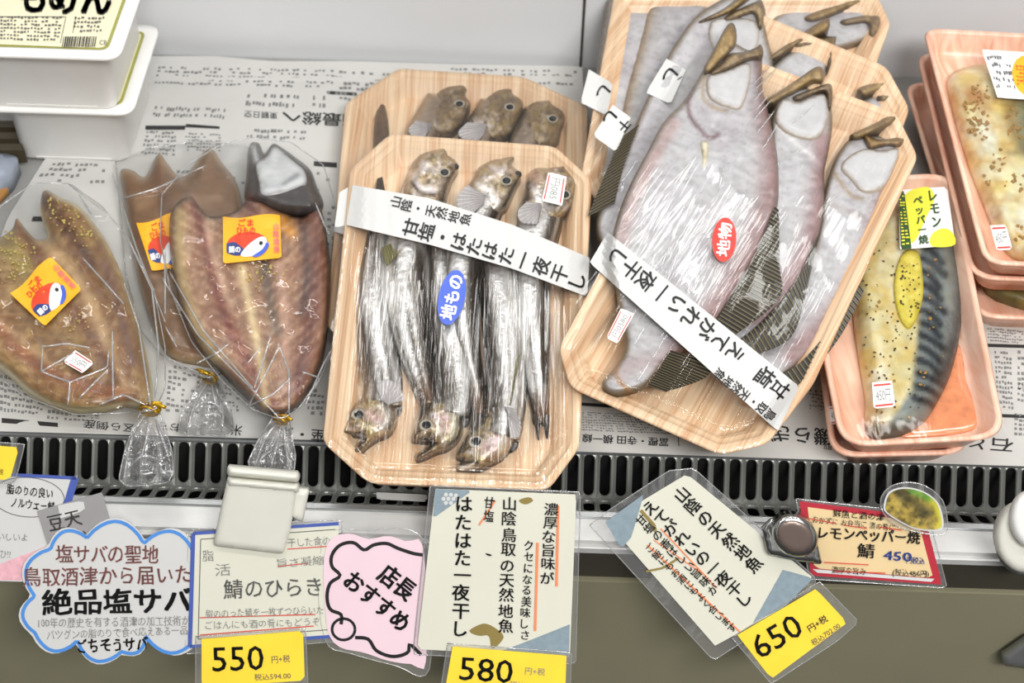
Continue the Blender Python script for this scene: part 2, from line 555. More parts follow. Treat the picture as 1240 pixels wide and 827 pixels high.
def wood(name, c_light, c_dark, ang, sx=760.0, sy=9.0, wavy=0.0, rough=0.35):
    """printed wood grain on foam: long streaks turned by ang degrees in the tray's own frame"""
    mt = bpy.data.materials.new(name); mt.use_nodes = True
    nt = mt.node_tree; N, Lk = nt.nodes, nt.links; b = N['Principled BSDF']
    b.inputs['Roughness'].default_value = rough
    tc = N.new('ShaderNodeTexCoord')
    rot = N.new('ShaderNodeMapping'); rot.inputs['Rotation'].default_value = (0, 0, math.radians(ang))
    Lk.new(tc.outputs['Object'], rot.inputs['Vector'])
    sep = N.new('ShaderNodeMapping'); sep.inputs['Scale'].default_value = (sx, sy, 30)
    Lk.new(rot.outputs['Vector'], sep.inputs['Vector'])
    n1 = N.new('ShaderNodeTexNoise'); n1.inputs['Scale'].default_value = 1.0; n1.inputs['Detail'].default_value = 3
    n1.inputs['Distortion'].default_value = wavy
    Lk.new(sep.outputs['Vector'], n1.inputs['Vector'])
    s2 = N.new('ShaderNodeMapping'); s2.inputs['Scale'].default_value = (sx * 0.22, sy * 0.3, 10)
    Lk.new(rot.outputs['Vector'], s2.inputs['Vector'])
    n2 = N.new('ShaderNodeTexNoise'); n2.inputs['Scale'].default_value = 1.0; n2.inputs['Detail'].default_value = 2
    n2.inputs['Distortion'].default_value = wavy * 1.5
    Lk.new(s2.outputs['Vector'], n2.inputs['Vector'])
    ad = N.new('ShaderNodeMath'); ad.operation = 'ADD'
    Lk.new(n1.outputs['Fac'], ad.inputs[0]); Lk.new(n2.outputs['Fac'], ad.inputs[1])
    rp = N.new('ShaderNodeValToRGB')
    rp.color_ramp.elements[0].position = 0.36 * 1.0; rp.color_ramp.elements[0].color = (*lin(c_dark), 1)
    rp.color_ramp.elements[1].position = 0.58; rp.color_ramp.elements[1].color = (*lin(c_light), 1)
    hf = N.new('ShaderNodeMath'); hf.operation = 'MULTIPLY'; hf.inputs[1].default_value = 0.5
    Lk.new(ad.outputs[0], hf.inputs[0]); Lk.new(hf.outputs[0], rp.inputs['Fac'])
    Lk.new(rp.outputs['Color'], b.inputs['Base Color'])
    return mt

def film_mat(name, refl=0.10, rough=0.07, bump=0.35, stretch=(60, 60, 60), tint=(1, 1, 1), veil=0.0, edge=0.5, dist=0.004, rot=0.0):
    """thin clear plastic: see-through with a glossy skin, wrinkled by noise"""
    mt = bpy.data.materials.new(name); mt.use_nodes = True
    nt = mt.node_tree; N, Lk = nt.nodes, nt.links
    N.remove(N['Principled BSDF']); out = N['Material Output']
    tr = N.new('ShaderNodeBsdfTransparent'); tr.inputs[0].default_value = (*tint, 1)
    gl = N.new('ShaderNodeBsdfGlossy'); gl.inputs['Roughness'].default_value = rough
    tc = N.new('ShaderNodeTexCoord'); mp = N.new('ShaderNodeMapping'); mp.inputs['Scale'].default_value = stretch
    rt_ = N.new('ShaderNodeMapping'); rt_.inputs['Rotation'].default_value = (0, 0, math.radians(rot))
    Lk.new(tc.outputs['Object'], rt_.inputs['Vector']); Lk.new(rt_.outputs['Vector'], mp.inputs['Vector'])
    nz = N.new('ShaderNodeTexNoise'); nz.inputs['Scale'].default_value = 1.0; nz.inputs['Detail'].default_value = 3; nz.inputs['Distortion'].default_value = 0.6
    Lk.new(mp.outputs['Vector'], nz.inputs['Vector'])
    bp = N.new('ShaderNodeBump'); bp.inputs['Strength'].default_value = bump; bp.inputs['Distance'].default_value = dist
    Lk.new(nz.outputs['Fac'], bp.inputs['Height']); Lk.new(bp.outputs['Normal'], gl.inputs['Normal'])
    lw = N.new('ShaderNodeLayerWeight'); lw.inputs['Blend'].default_value = 0.25
    Lk.new(bp.outputs['Normal'], lw.inputs['Normal'])
    ma = N.new('ShaderNodeMath'); ma.operation = 'MULTIPLY_ADD'; ma.inputs[1].default_value = edge; ma.inputs[2].default_value = refl
    Lk.new(lw.outputs['Fresnel'], ma.inputs[0])
    ms = N.new('ShaderNodeMixShader')
    Lk.new(ma.outputs[0], ms.inputs[0]); Lk.new(tr.outputs[0], ms.inputs[1]); Lk.new(gl.outputs[0], ms.inputs[2])
    last = ms
    if veil:
        df = N.new('ShaderNodeBsdfDiffuse'); df.inputs[0].default_value = (0.9, 0.9, 0.9, 1)
        m2 = N.new('ShaderNodeMixShader'); m2.inputs[0].default_value = veil
        Lk.new(ms.outputs[0], m2.inputs[1]); Lk.new(df.outputs[0], m2.inputs[2]); last = m2
    Lk.new(last.outputs[0], out.inputs['Surface'])
    return mt

M = {}
M['steel'] = mat('brushed_steel', (176, 178, 178), 0.35, 0.75, var=0.05, scale=8, stretch=(1, 30, 30), bump=0.05, bscale=40)
M['ledge'] = mat('white_enamel_ledge', (205, 205, 203), 0.32, 0.15, var=0.04, scale=90, bump=0.05, bscale=250)
M['grille'] = mat('grille_metal', (124, 125, 121), 0.36, 0.35, var=0.08, scale=50)
M['black'] = mat('black_void', (9, 9, 9), 0.8, var=0.1)
M['panel'] = mat('grey_painted_panel', (140, 136, 112), 0.40, 0.0, var=0.06, scale=14, bump=0.04, bscale=80)
M['shade_and_seam'] = mat('shade_and_seam_brown', (62, 58, 48), 0.6, var=0.1)  # dark brown for the painted shade under the ledge and the wall seam
M['wall'] = mat('back_panel_enamel', (214, 215, 217), 0.4, var=0.02, scale=6)
M['deck'] = mat('deck_enamel', (150, 150, 148), 0.45, var=0.04)
M['news'] = mat('newsprint', (194, 193, 189), 0.8, var=0.04, scale=25, bump=0.08, bscale=60)
M['newsink'] = mat('newspaper_ink', (122, 122, 121), 0.8, var=0.25, scale=120)
M['newsdark'] = mat('newspaper_dark_ink', (42, 42, 42), 0.8, var=0.2, scale=120)
M['paper'] = mat('white_paper', (206, 206, 204), 0.55, var=0.02, scale=20)
M['ink'] = mat('black_ink', (24, 23, 24), 0.5, var=0.1)
M['white'] = mat('white_plastic', (232, 231, 228), 0.35, var=0.02, sss=0.0)
M['ivory'] = mat('ivory_plastic', (214, 213, 202), 0.35, var=0.03)
M['skin'] = mat('wet_flesh', (0, 0, 0), 0.34, 0.0, var=0.16, scale=130, bump=0.25, bscale=160, attr=True, coat=0.15)
M['flat'] = mat('flatfish_skin', (0, 0, 0), 0.36, 0.0, var=0.05, scale=160, bump=0.22, bscale=150, attr=True, coat=0.12)
M['silver'] = mat('silver_fish_skin', (0, 0, 0), 0.24, 0.55, var=0.2, scale=260, bump=0.35, bscale=420, attr=True, coat=0.3)
M['fin'] = mat('fin_membrane', (0, 0, 0), 0.35, 0.0, var=0.08, scale=200, attr=True, coat=0.2)
M['eyew'] = mat('eye_white', (196, 190, 176), 0.15, 0.2, var=0.05, coat=1)
M['eyeb'] = mat('eye_pupil', (10, 10, 12), 0.12, var=0.1, spec=0.3)
M['gold'] = mat('gold_foil', (214, 168, 40), 0.25, 0.9, var=0.15, scale=300, bump=0.4, bscale=500)
M['tiegold'] = M['gold']
M['wood0'] = wood('pale_wood_print', (236, 208, 173), (204, 154, 110), 0)
M['woodr'] = wood('pale_wood_print_turned', (236, 207, 172), (204, 155, 112), 27)
M['pink'] = wood('pink_wood_print', (246, 206, 182), (226, 160, 130), -8, 130, 12, 1.6, 0.3)
M['film_tray'] = film_mat('stretch_film', 0.05, 0.06, 0.85, (230, 7, 8), edge=0.35)
M['film_trayr'] = film_mat('stretch_film_turned', 0.022, 0.07, 0.30, (60, 22, 20), edge=0.3)
M['film_oct'] = film_mat('stretch_film_slanted', 0.023, 0.06, 0.5, (130, 9, 9), edge=0.3, rot=27)
M['film_bag'] = film_mat('bag_film', 0.028, 0.09, 0.3, (60, 60, 60), edge=0.45, dist=0.004)
M['film_crumple'] = film_mat('crumpled_film', 0.16, 0.13, 0.6, (90, 90, 90), edge=0.7, dist=0.004, veil=0.05)
M['film_edge'] = film_mat('film_fold', 0.22, 0.15, 0.2, (90, 90, 90), edge=0.7, veil=0.16)
M['sleeve'] = film_mat('card_sleeve', 0.05, 0.10, 0.15, (30, 30, 30), veil=0.05, edge=0.4)
def ink(name, rgb, rough=0.5):
    return mat(name, rgb, rough, var=0.05)
M['yellow'] = ink('yellow_card', (250, 216, 62), 0.45)
M['cream'] = mat('cream_card', (216, 215, 199), 0.5, var=0.03, scale=18)
M['tan'] = mat('tan_card', (222, 196, 148), 0.5, var=0.04, scale=30)
M['red'] = ink('red_card', (176, 40, 56), 0.4)
M['pinkc'] = mat('pink_card', (234, 206, 216), 0.4, var=0.03, scale=25)
M['blue'] = ink('blue_ink', (78, 140, 214))
M['navy'] = ink('navy_border', (72, 92, 168))
M['brown'] = ink('brown_marker', (160, 112, 108))
M['grey'] = ink('grey_pencil', (136, 136, 132))
M['dgrey'] = ink('dark_grey_ink', (92, 92, 90))
M['orange'] = ink('orange_marker', (236, 138, 92))
M['redink'] = ink('red_ink', (206, 66, 52))
M['bluegrey'] = mat('blue_grey_pattern', (136, 152, 162), 0.45, var=0.12, scale=250)
M['stain'] = ink('olive_stain', (140, 122, 66))
M['greycard'] = ink('grey_card', (150, 148, 148))
M['pinkpat'] = mat('pink_pattern', (228, 176, 186), 0.5, var=0.15, scale=300)
M['stk_y'] = ink('orange_yellow_sticker', (246, 176, 28), 0.4)
M['stk_r'] = ink('vermilion_print', (214, 66, 32), 0.4)
M['stk_b'] = ink('deep_blue_print', (40, 60, 120), 0.4)
M['stk_w'] = ink('white_print', (240, 240, 240), 0.4)
M['stk_p'] = ink('pink_print', (226, 110, 120), 0.4)
M['oval_b'] = ink('blue_oval', (66, 96, 200), 0.35)
M['oval_r'] = ink('red_oval', (226, 48, 34), 0.35)
M['green'] = ink('green_print', (70, 120, 44), 0.4)
M['dgreen'] = ink('dark_green_print', (38, 74, 30), 0.4)
M['lemon'] = ink('lemon_print', (226, 224, 60), 0.4)
M['film_label'] = mat('tub_film', (228, 222, 190), 0.3, var=0.03, scale=40)
M['tubgreen'] = mat('tub_green_print', (150, 150, 70), 0.35, var=0.1, scale=200)
M['specks'] = mat('pepper_specks', (70, 58, 26), 0.6, var=0.4, scale=300)
M['season'] = mat('yellow_seasoning', (190, 170, 96), 0.5, var=0.3, scale=400)
M['pepper'] = mat('brown_seasoning', (150, 112, 50), 0.5, var=0.35, scale=400)
M['lemonf'] = mat('lemon_flesh', (214, 196, 66), 0.3, var=0.15, scale=200, coat=0.5)
M['chrome'] = mat('chrome', (190, 190, 188), 0.14, 1.0, var=0.03)
M['darkmetal'] = mat('brown_magnet_face', (128, 112, 104), 0.28, 0.6, var=0.06, scale=20)

def paint(base, noise=(), lines=(), edge=None, stripes=None):
    """colour of a surface from its own markings: base, mottling, lines and rim"""
    base = np.array(base, float)
    def f(X, Y, d=None, *_):
        c = np.tile(base, (len(X), 1))
        for scale, amount, colr, seed in noise:
            k = np.clip((fbm(X / scale, Y / scale, seed) - 0.45) * 3.2, 0, 1)[:, None] * amount
            c = c * (1 - k) + np.array(colr, float) * k
        if edge is not None and d is not None:
            k = np.exp(-(d / edge[1]) ** 2)[:, None] * edge[2]
            c = c * (1 - k) + np.array(edge[0], float) * k
        for pts, w, colr, st in lines:
            q = segdist(X, Y, crom(pts, 5, False) if len(pts) > 2 else np.array(pts, float), False)
            k = np.exp(-(q / w) ** 2)[:, None] * st * (0.7 + 0.5 * fbm(X / 9, Y / 9, 2))[:, None]
            k = np.clip(k, 0, 1)
            c = c * (1 - k) + np.array(colr, float) * k
        return c
    return f
# ================================================================== THE SETTING: an open chilled display case
rng = random.Random(3)
yA = on_z(620, 540, 0)[1]
yW = on_z(620, 78, 0)[1]
X0, X1 = -0.62, 0.62
gdir = np.array([0, -0.70, -0.714]); gdir /= np.linalg.norm(gdir)
A_ = np.array([0, yA, 0.0])
gl_len = 0.0283
B_ = A_ + gdir * gl_len
idir = np.array([0, -math.cos(math.radians(31)), math.sin(math.radians(31))])
in_len = 0.0235
C_ = B_ + idir * in_len
zL = C_[2]
yL0 = C_[1]
yL1 = on_z(620, 657, zL)[1]

def box(name, x0, x1, y0, y1, z0, z1, m_, parent=None, bev=0.0015):
    bm = bmesh.new(); bmesh.ops.create_cube(bm, size=1)
    for v in bm.verts:
        v.co = ((x0 + x1) / 2 + v.co.x * (x1 - x0), (y0 + y1) / 2 + v.co.y * (y1 - y0), (z0 + z1) / 2 + v.co.z * (z1 - z0))
    if bev:
        bmesh.ops.bevel(bm, geom=bm.edges[:], offset=bev, segments=2, affect='EDGES')
    me = bpy.data.meshes.new(name); bm.to_mesh(me); bm.free()
    return link(name, me, m_, parent)

wall = box('wall_back', X0, X1, yW, yW + 0.02, -0.02, 0.30, M['wall'], None, 0)
wall['kind'] = 'structure'
xs = on_z(706, 60, 0.03)[0]
seam = box('trim_1', xs - 0.0009, xs + 0.0009, yW - 0.0012, yW + 0.002, 0.0, 0.29, M['shade_and_seam'], None, 0.0003); seam['kind'] = 'structure'

case = thing('display_case', 'open chilled shop display case with grey front and black slotted air grille', 'display case', Plane((0, yA, 0), (1, 0, 0), (0, 1, 0)))
def cbox(name, x0, x1, y0, y1, z0, z1, m_, bev=0.0015):
    return box(name, x0, x1, y0 - yA, y1 - yA, z0, z1, m_, case, bev)
cbox('deck', X0, X1, yA + 0.001, yW, -0.012, -0.0004, M['deck'], 0.001)
cbox('ledge', X0, X1, yL1, yL0, zL - 0.010, zL, M['ledge'], 0.003)
cbox('shade_and_seam', X0, X1, yL1 + 0.004, yL1 + 0.03, zL - 0.034, zL - 0.0101, M['shade_and_seam'], 0.001)  # dark strip standing in for the ledge overhang's shadow
cbox('front_panel', X0, X1, yL1 + 0.002, yL1 + 0.02, zL - 0.42, zL - 0.0342, M['panel'], 0.001)
cbox('air_duct', X0, X1, yL1 + 0.03, yA - 0.002, -0.09, -0.075, M['black'], 0)
cbox('duct_wall', X0, X1, yA - 0.0015, yA + 0.0009, -0.09, -0.001, M['black'], 0)

def slotted(name, P0, dirv, length, pitch, sw, s0, s1, th, x0, x1, shear=None):
    """a metal plate with a row of round-ended slots cut through it"""
    nrm = np.cross([1, 0, 0], dirv); nrm /= np.linalg.norm(nrm)
    if nrm[2] < 0:
        nrm = -nrm
    V, Fc = [], []; k = int((x1 - x0) / pitch); ns = 6
    r = sw / 2
    for i in range(k):
        xa = x0 + i * pitch; xc = xa + pitch / 2
        hole = []
        for j in range(ns + 1):
            t = math.pi * j / ns; hole.append((xc + r * math.cos(t), s1 - r + r * math.sin(t)))
        for j in range(ns + 1):
            t = math.pi + math.pi * j / ns; hole.append((xc + r * math.cos(t), s0 + r + r * math.sin(t)))
        outer = []
        for (hx, hy) in hole:
            if hy > s1 - r - 1e-6 or hy < s0 + r + 1e-6:
                top = hy >= (s0 + s1) / 2
                fx = (hx - xc) / r
                outer.append((xc + pitch / 2 * (1 if fx > 0.5 else -1 if fx < -0.5 else fx * 2), (length if top else 0) if abs(fx) < 0.95 else (s1 - r if top else s0 + r)))
        n0 = len(V); m_ = len(hole)
        for (a, b) in outer:
            V.append(np.array(P0) + np.array([a, 0, 0]) + dirv * b)
        for (a, b) in hole:
            q = 0.0007
            V.append(np.array(P0) + np.array([xc + (a - xc) * 1.18, 0, 0]) + dirv * ((s0 + s1) / 2 + (b - (s0 + s1) / 2) * 1.035) + nrm * q)
        for (a, b) in hole:
            V.append(np.array(P0) + np.array([a, 0, 0]) + dirv * b)
        for (a, b) in hole:
            V.append(np.array(P0) + np.array([a, 0, 0]) + dirv * b - nrm * th)
        for L_ in range(3):
            for j in range(m_):
                j2 = (j + 1) % m_
                Fc.append((n0 + L_ * m_ + j, n0 + L_ * m_ + j2, n0 + (L_ + 1) * m_ + j2, n0 + (L_ + 1) * m_ + j))
    V = np.array(V); V[:, 1] -= yA
    return mesh_from(name, V, Fc, [M['grille']], case, False)
slotted('air_grille', A_, gdir, gl_len, 0.00905, 0.0058, 0.0035, 0.0262, 0.0016, X0, X1)
slotted('return_grille', B_, idir, in_len, 0.00905, 0.0062, 0.0035, 0.0205, 0.0012, X0, X1)
cbox('deck_lip', X0, X1, yA - 0.003, yA + 0.004, -0.003, 0.0004, M['steel'], 0.001)
cbox('ledge_trim', X0, X1, yL0 - 0.0035, yL0 + 0.001, zL - 0.004, zL + 0.0012, M['steel'], 0.0006)

# small bright clip plate on the ledge edge below the front tray
pc = flat(zL + 0.001).at(487, 604)
cl = thing('bracket', 'small bright steel bracket on the ledge edge under the pale octagonal tray', 'bracket', pc)
card_sheet('plate', [(456, 596), (518, 599), (517, 606), (456, 603)], pc, lambda X, Y: 0.002 + 0 * X, 0.0012, M['ledge'], cl, 6)

# ------------------------------------------------------------------ newspapers
DK = flat(0.0)
def wave(seed, amp):
    return lambda X, Y, d=None: 0.0006 + amp * fbm(np.asarray(X) / 70, np.asarray(Y) / 50, seed)
nA = DK.at(420, 300)
hA = lambda X, Y, d=None: 0.0008 + 0.0022 * fbm(np.asarray(X) / 70, np.asarray(Y) / 50, 3) + np.clip((96 - np.asarray(Y)) / 22, 0, 1.5) * 0.004
na = thing('newspaper', 'grey newspaper sheet lining the shelf under the bagged fish, curled at the back', 'newspaper', nA)
card_sheet('sheet', [(178, 68), (260, 68), (330, 74), (420, 74), (560, 78), (705, 80), (716, 300), (716, 541), (400, 533), (-40, 521), (-40, 400), (10, 262), (56, 190), (100, 130)], nA, hA, 0.0003, M['news'], na, 12)
bx = []
for q, r, c, fl in [
    ([(192, 80), (395, 84), (392, 108), (186, 103)], 4, 30, 0.62), ([(188, 128), (275, 131), (272, 146), (183, 143)], 2, 16, 0.8),
    ([(178, 158), (215, 159), (212, 190), (170, 188)], 5, 7, 0.8), ([(225, 160), (268, 162), (268, 185), (222, 184)], 5, 8, 0.7),
    ([(300, 112), (395, 116), (394, 134), (296, 131)], 2, 16, 0.6), ([(180, 205), (400, 208), (400, 240), (175, 235)], 4, 26, 0.35),
    ([(300, 155), (372, 158), (370, 172), (298, 170)], 2, 12, 0.7), ([(60, 196), (130, 198), (128, 224), (40, 222)], 3, 9, 0.5),
    ([(395, 84), (520, 90), (520, 130), (395, 122)], 5, 16, 0.6),
    ([(0, 452), (60, 470), (50, 505), (0, 500)], 5, 8, 0.85), ([(60, 480), (120, 500), (120, 512), (56, 510)], 3, 8, 0.8),
    ([(205, 440), (245, 448), (240, 505), (200, 500)], 7, 5, 0.75), ([(250, 455), (290, 462), (290, 500), (250, 498)], 6, 6, 0.5),
    ([(380, 240), (412, 242), (412, 330), (380, 330)], 9, 4, 0.4), ([(540, 82), (700, 85), (700, 105), (540, 100)], 3, 20, 0.6),
    ([(375, 470), (395, 470), (392, 505), (370, 505)], 4, 3, 0.7)]:
    bx += printed(q, int(r * 1.35), int(c * 1.5), rng, fl, 0.6)
rects(bx, nA, hA, M['newsink'], na, 0.0005, 'print')
rects([(398, 110), (432, 112), (432, 116), (398, 114), (176, 152), (225, 152), (224, 157), (176, 157), (40, 262 - 0), (56, 262), (55, 268), (38, 268),
       (380, 195), (408, 197), (408, 203), (380, 201), (225, 150), (266, 153), (266, 156), (225, 154), (2, 506), (70, 512), (70, 517), (2, 512)], nA, hA, M['newsdark'], na, 0.0005, 'heading_bar')
lettering([('価最総へ', 390, 144, 96, 17, 183, 0.02), ('東観日空', 316, 139, 40, 9, 183), ('区ら倒産', 132, 516, 62, 11, 185, 0.01), ('米', 286, 521, 14, 14, 185, 0.01),
           ('座・東', 366, 526, 60, 16, 184, 0.01), ('おち', 205, 517, 28, 12, 185)], nA, hA, M['newsdark'], na, 0.0006)

nB = DK.at(960, 500)
hB = lambda X, Y, d=None: 0.0022 + 0.0016 * fbm(np.asarray(X) / 80, np.asarray(Y) / 60, 11)
nb_ = thing('newspaper', 'newspaper sheet with large printed headlines lining the shelf under the flatfish trays', 'newspaper', nB)
card_sheet('sheet', [(690, 360), (1000, 380), (1200, 384), (1290, 386), (1290, 566), (980, 556), (690, 546)], nB, hB, 0.0003, M['news'], nb_, 12)
bx = []
for q, r, c, fl in [([(702, 498), (820, 503), (840, 528), (702, 522)], 6, 26, 0.88), ([(1196, 396), (1240, 400), (1240, 418), (1196, 414)], 4, 10, 0.8),
                    ([(1204, 424), (1225, 426), (1228, 498), (1208, 496)], 9, 4, 0.8), ([(980, 470), (1000, 474), (1000, 500), (980, 498)], 5, 4, 0.7),
                    ([(1228, 500), (1250, 502), (1250, 530), (1228, 528)], 4, 3, 0.8), ([(1232, 424), (1250, 426), (1250, 490), (1232, 488)], 8, 3, 0.7)]:
    bx += printed(q, int(r * 1.35), int(c * 1.5), rng, fl, 0.6)
rects(bx, nB, hB, M['newsink'], nb_, 0.0005, 'print')
strokes([([(700, 489), (760, 493), (800, 500)], 4), ([(1195, 418), (1260, 420)], 4), ([(1206, 503), (1260, 505)], 4), ([(821, 524), (822, 540)], 1)], nB, hB, M['newsdark'], nb_, 0.0005)
lettering([('冨樫・寺田 横一線', 757, 533, 104, 11, 183, 0.02), ('磯らぎ', 972, 527, 76, 22, 184, 0.015), ('石と', 1200, 538, 54, 18, 184, 0.01), ('いっ', 1238, 470, 10, 16, 184), ('鳥取', 1008, 541, 22, 9, 184)], nB, hB, M['newsdark'], nb_, 0.0006)

# ------------------------------------------------------------------ tofu tubs and what stands at the shelf's left end
def tub(label, cxpx, rim_z, base_z, fr_right, br_right, fr_left, base_f, base_r, ltop=True):
    """a thin-walled tub: rim corners and base corner are photo points on their own heights"""
    A = on_z(*fr_right, rim_z); Bk = on_z(*br_right, rim_z); x0 = on_z(*fr_left, rim_z)[0]
    ybk = Bk[1]
    pl = Plane(((A[0] + x0) / 2, (A[1] + ybk) / 2, base_z), (1, 0, 0), (0, 1, 0))
    t = thing('tofu_tub', label, 'food tub', pl, 'stacked tofu tubs')
    hx, hy, hz = (A[0] - x0) / 2, (ybk - A[1]) / 2, rim_z - base_z
    rect = np.array([(-hx, -hy), (hx, -hy), (hx, hy), (-hx, hy)])
    prof = [(0.0120, 0.0, 0.008), (0.0113, 0.0012, 0.009), (0.0105, hz - 0.004, 0.010), (0.0095, hz - 0.0032, 0.010), (0.001, hz - 0.003, 0.011), (0, hz - 0.002, 0.011), (0, hz - 0.0008, 0.011), (0.0006, hz, 0.011), (0.0085, hz, 0.006), (0.0092, hz - 0.0005, 0.006)]
    rings = [np.c_[rounded(inset(rect, d), r, 7), np.full(28, h)] for d, h, r in prof]
    rings_mesh('tub_body', rings, M['white'], t, True, True, True)
    fr = [np.c_[rounded(inset(rect, 0.0085), 0.006, 7), np.full(28, hz + 0.0002)], np.c_[rounded(inset(rect, 0.0105), 0.005, 7), np.full(28, hz + 0.0003)]]
    rings_mesh('printed_border', fr, M['tubgreen'], t, False, False)
    rings_mesh('lid_film', [np.c_[rounded(inset(rect, 0.0105), 0.005, 7), np.full(28, hz + 0.0003)], np.c_[rounded(inset(rect, 0.011), 0.005, 7), np.full(28, hz + 0.00032)]], M['film_label'], t, False, True)
    # fluting along the lower edge of the wall
    zz = [x for x in np.linspace(-hx + 0.024, hx - 0.024, 22)]
    V, Fc = [], []
    for x in zz:
        for dx, dy, dz in ((-0.0011, 0, 0), (0.0011, 0, 0), (0.0011, -0.0009, 0.0022), (-0.0011, -0.0009, 0.0022), (-0.0011, 0.003, 0.0022), (0.0011, 0.003, 0.0022)):
            V.append((x + dx, -hy + 0.0116 + dy, dz))
        k = len(V) - 6
        Fc += [(k, k + 1, k + 2, k + 3), (k + 3, k + 2, k + 5, k + 4), (k, k + 3, k + 4), (k + 1, k + 5, k + 2)]
    mesh_from('foot_rib', V, Fc, M['white'], t, False)
    return t, pl, hz
t1, p1, hz1 = tub('white tofu tub at the bottom of the stack, standing on newspaper', 0, 0.0505, 0.0025, (160, 138), (186, 30), (-22, 134), None, None)
t2, p2, hz2 = tub('white tofu tub on top of the stack, its cream lid printed with a bar code', 0, 0.0985, 0.0512, (144, 71), (176, -45), (-60, 62), None, None)
LP = Plane(p2.O, p2.e1, p2.e2)
lh = hz2 + 0.0006
card_sheet('lid_label', [(-40, 52), (116, 58), (124, 44), (140, -20), (-30, -25)], LP, lambda X, Y: lh + 0 * X, 0.00012, M['film_label'], t2, 20)
lettering([('もめん', 78, -4, 112, 46, 1, 0.035)], LP, lh + 0.0003, M['ink'], t2, 0.0003, 'brush_lettering', 2.0)
rects(printed([(0, 19), (76, 20), (72, 51), (0, 49)], 7, 18, rng, 0.85) + printed([(90, 20), (128, 20), (124, 40), (88, 40)], 4, 9, rng, 0.8), LP, lh + 0.0003, M['dgrey'], t2, 0.0003, 'print')
bars = []
x = 75.0
while x < 116:
    w = rng.choice([0.8, 1.2, 1.8]); bars += [(x + 2, 44), (x + 2 + w, 44), (x + w, 56.5), (x, 56.5)]; x += w + rng.choice([0.8, 1.3])
rects(bars, LP, lh + 0.0003, M['ink'], t2, 0.0003, 'bar_code')
lettering([('CB', 125, 51, 9, 8, 0)], LP, lh - 0.0004, M['dgrey'], t2, 0.0006, 'rim_mark')
strokes([([(-40, 20), (80, 20), (73, 52)], 0.8), ([(92, 20), (88, 40)], 0.8)], LP, lh + 0.0003, M['dgrey'], t2, 0.0003, 'label_rule')

pk = flat(0.0).at(8, 210)
k1 = thing('packet', 'small blue-grey wrapped packet lying beside the newspaper near the tofu tubs', 'packet', pk)
solid('wrapper', [(-45, 184), (8, 186), (22, 190), (12, 212), (-2, 222), (-50, 220)], pk, lambda X, Y, d: 0.014 + 0.004 * np.minimum(1, d / 8), 0.001, mat('blue_grey_wrapper', (150, 158, 172), 0.3, var=0.2, scale=80), k1, 5)
pk = flat(0.0).at(6, 236)
k1 = thing('packet', 'orange-brown packet lying beside the newspaper left of the tofu tubs', 'packet', pk)
solid('wrapper', [(-45, 216), (14, 214), (10, 228), (-2, 240), (-50, 246)], pk, lambda X, Y, d: 0.006 + 0.004 * np.minimum(1, d / 8), 0.001, mat('orange_brown_wrapper', (176, 128, 70), 0.4, var=0.25, scale=80), k1, 5)
pk = flat(0.0).at(2, 165)
k1 = thing('shadow_slats', 'dark brown slats standing for the streaked shadow behind the packets at the shelf end', 'shadow_slats', pk)
for yy in (146, 160, 174):  # dark slats put in for the streaked shadow at this end
    card_sheet('slat', [(-60, yy), (30, yy), (30, yy + 8), (-60, yy + 8)], pk, lambda X, Y: 0.004 + 0 * X, 0.010, mat('dark_slat', (62, 54, 38), 0.6, var=0.2), k1, 12)
# ================================================================== pale octagonal trays of sandfish
OCT = [(0.009, -0.016), (0.0025, -0.004), (0.0008, -0.0026), (0.0, -0.0010), (0.0008, 0.0), (0.0042, 0.0), (0.0052, -0.0006), (0.0060, -0.0018), (0.0085, -0.0020), (0.0095, -0.0026), (0.0105, -0.0040), (0.0115, -0.0042), (0.0150, -0.0135), (0.0165, -0.0140)]

def film_height(poly, flat_h, rise_px, rim=0.0007, bumps=(), amp=0.0008, seed=0, sx=40, sy=40):
    """height of the film over a tray: taut from rim to plateau, lifted over what lies under it"""
    P = np.array(poly, float)
    def f(X, Y, d=None):
        X = np.asarray(X, float); Y = np.asarray(Y, float)
        s = sdist(X, Y, P)
        k = np.clip(s / rise_px, 0, 1); k = k * k * (3 - 2 * k)
        h = rim + (flat_h - rim) * k
        for bx_, by_, br, bh in bumps:
            h = h + bh * np.exp(-((X - bx_) ** 2 + (Y - by_) ** 2) / br ** 2) * k
        return h + amp * k * (fbm(X / sx, Y / sy, seed) - 0.5)
    return f

def price_sticker(parent, plane, hf, quad, ang, text='580円', red=True, off=0.0005):
    q = np.array(quad, float); c = q.mean(0)
    s = card_sheet('price_sticker', quad, plane, hf, 0.00012, M['stk_w'], parent, 6, off)
    w = np.linalg.norm(q[1] - q[0]); h = np.linalg.norm(q[3] - q[0])
    def L(u, v):
        return (q[0] * (1 - u) + q[1] * u) * (1 - v) + (q[3] * (1 - u) + q[2] * u) * v
    strokes([([L(0.08, 0.12), L(0.92, 0.12)], h * 0.07), ([L(0.08, 0.9), L(0.92, 0.9)], h * 0.07)], plane, hf, M['redink'], s, off + 0.0003, 'red_rule')
    lettering([(text, c[0], c[1], w * 0.72, h * 0.55, ang)], plane, hf, M['grey'], s, off + 0.0003)
    return s

def oval(cx, cy, rx, ry, ang, n=28):
    t = np.linspace(0, 2 * math.pi, n, endpoint=False); a = math.radians(ang)
    x, y = rx * np.cos(t), ry * np.sin(t)
    return np.stack([cx + x * math.cos(a) - y * math.sin(a), cy + x * math.sin(a) + y * math.cos(a)], 1)

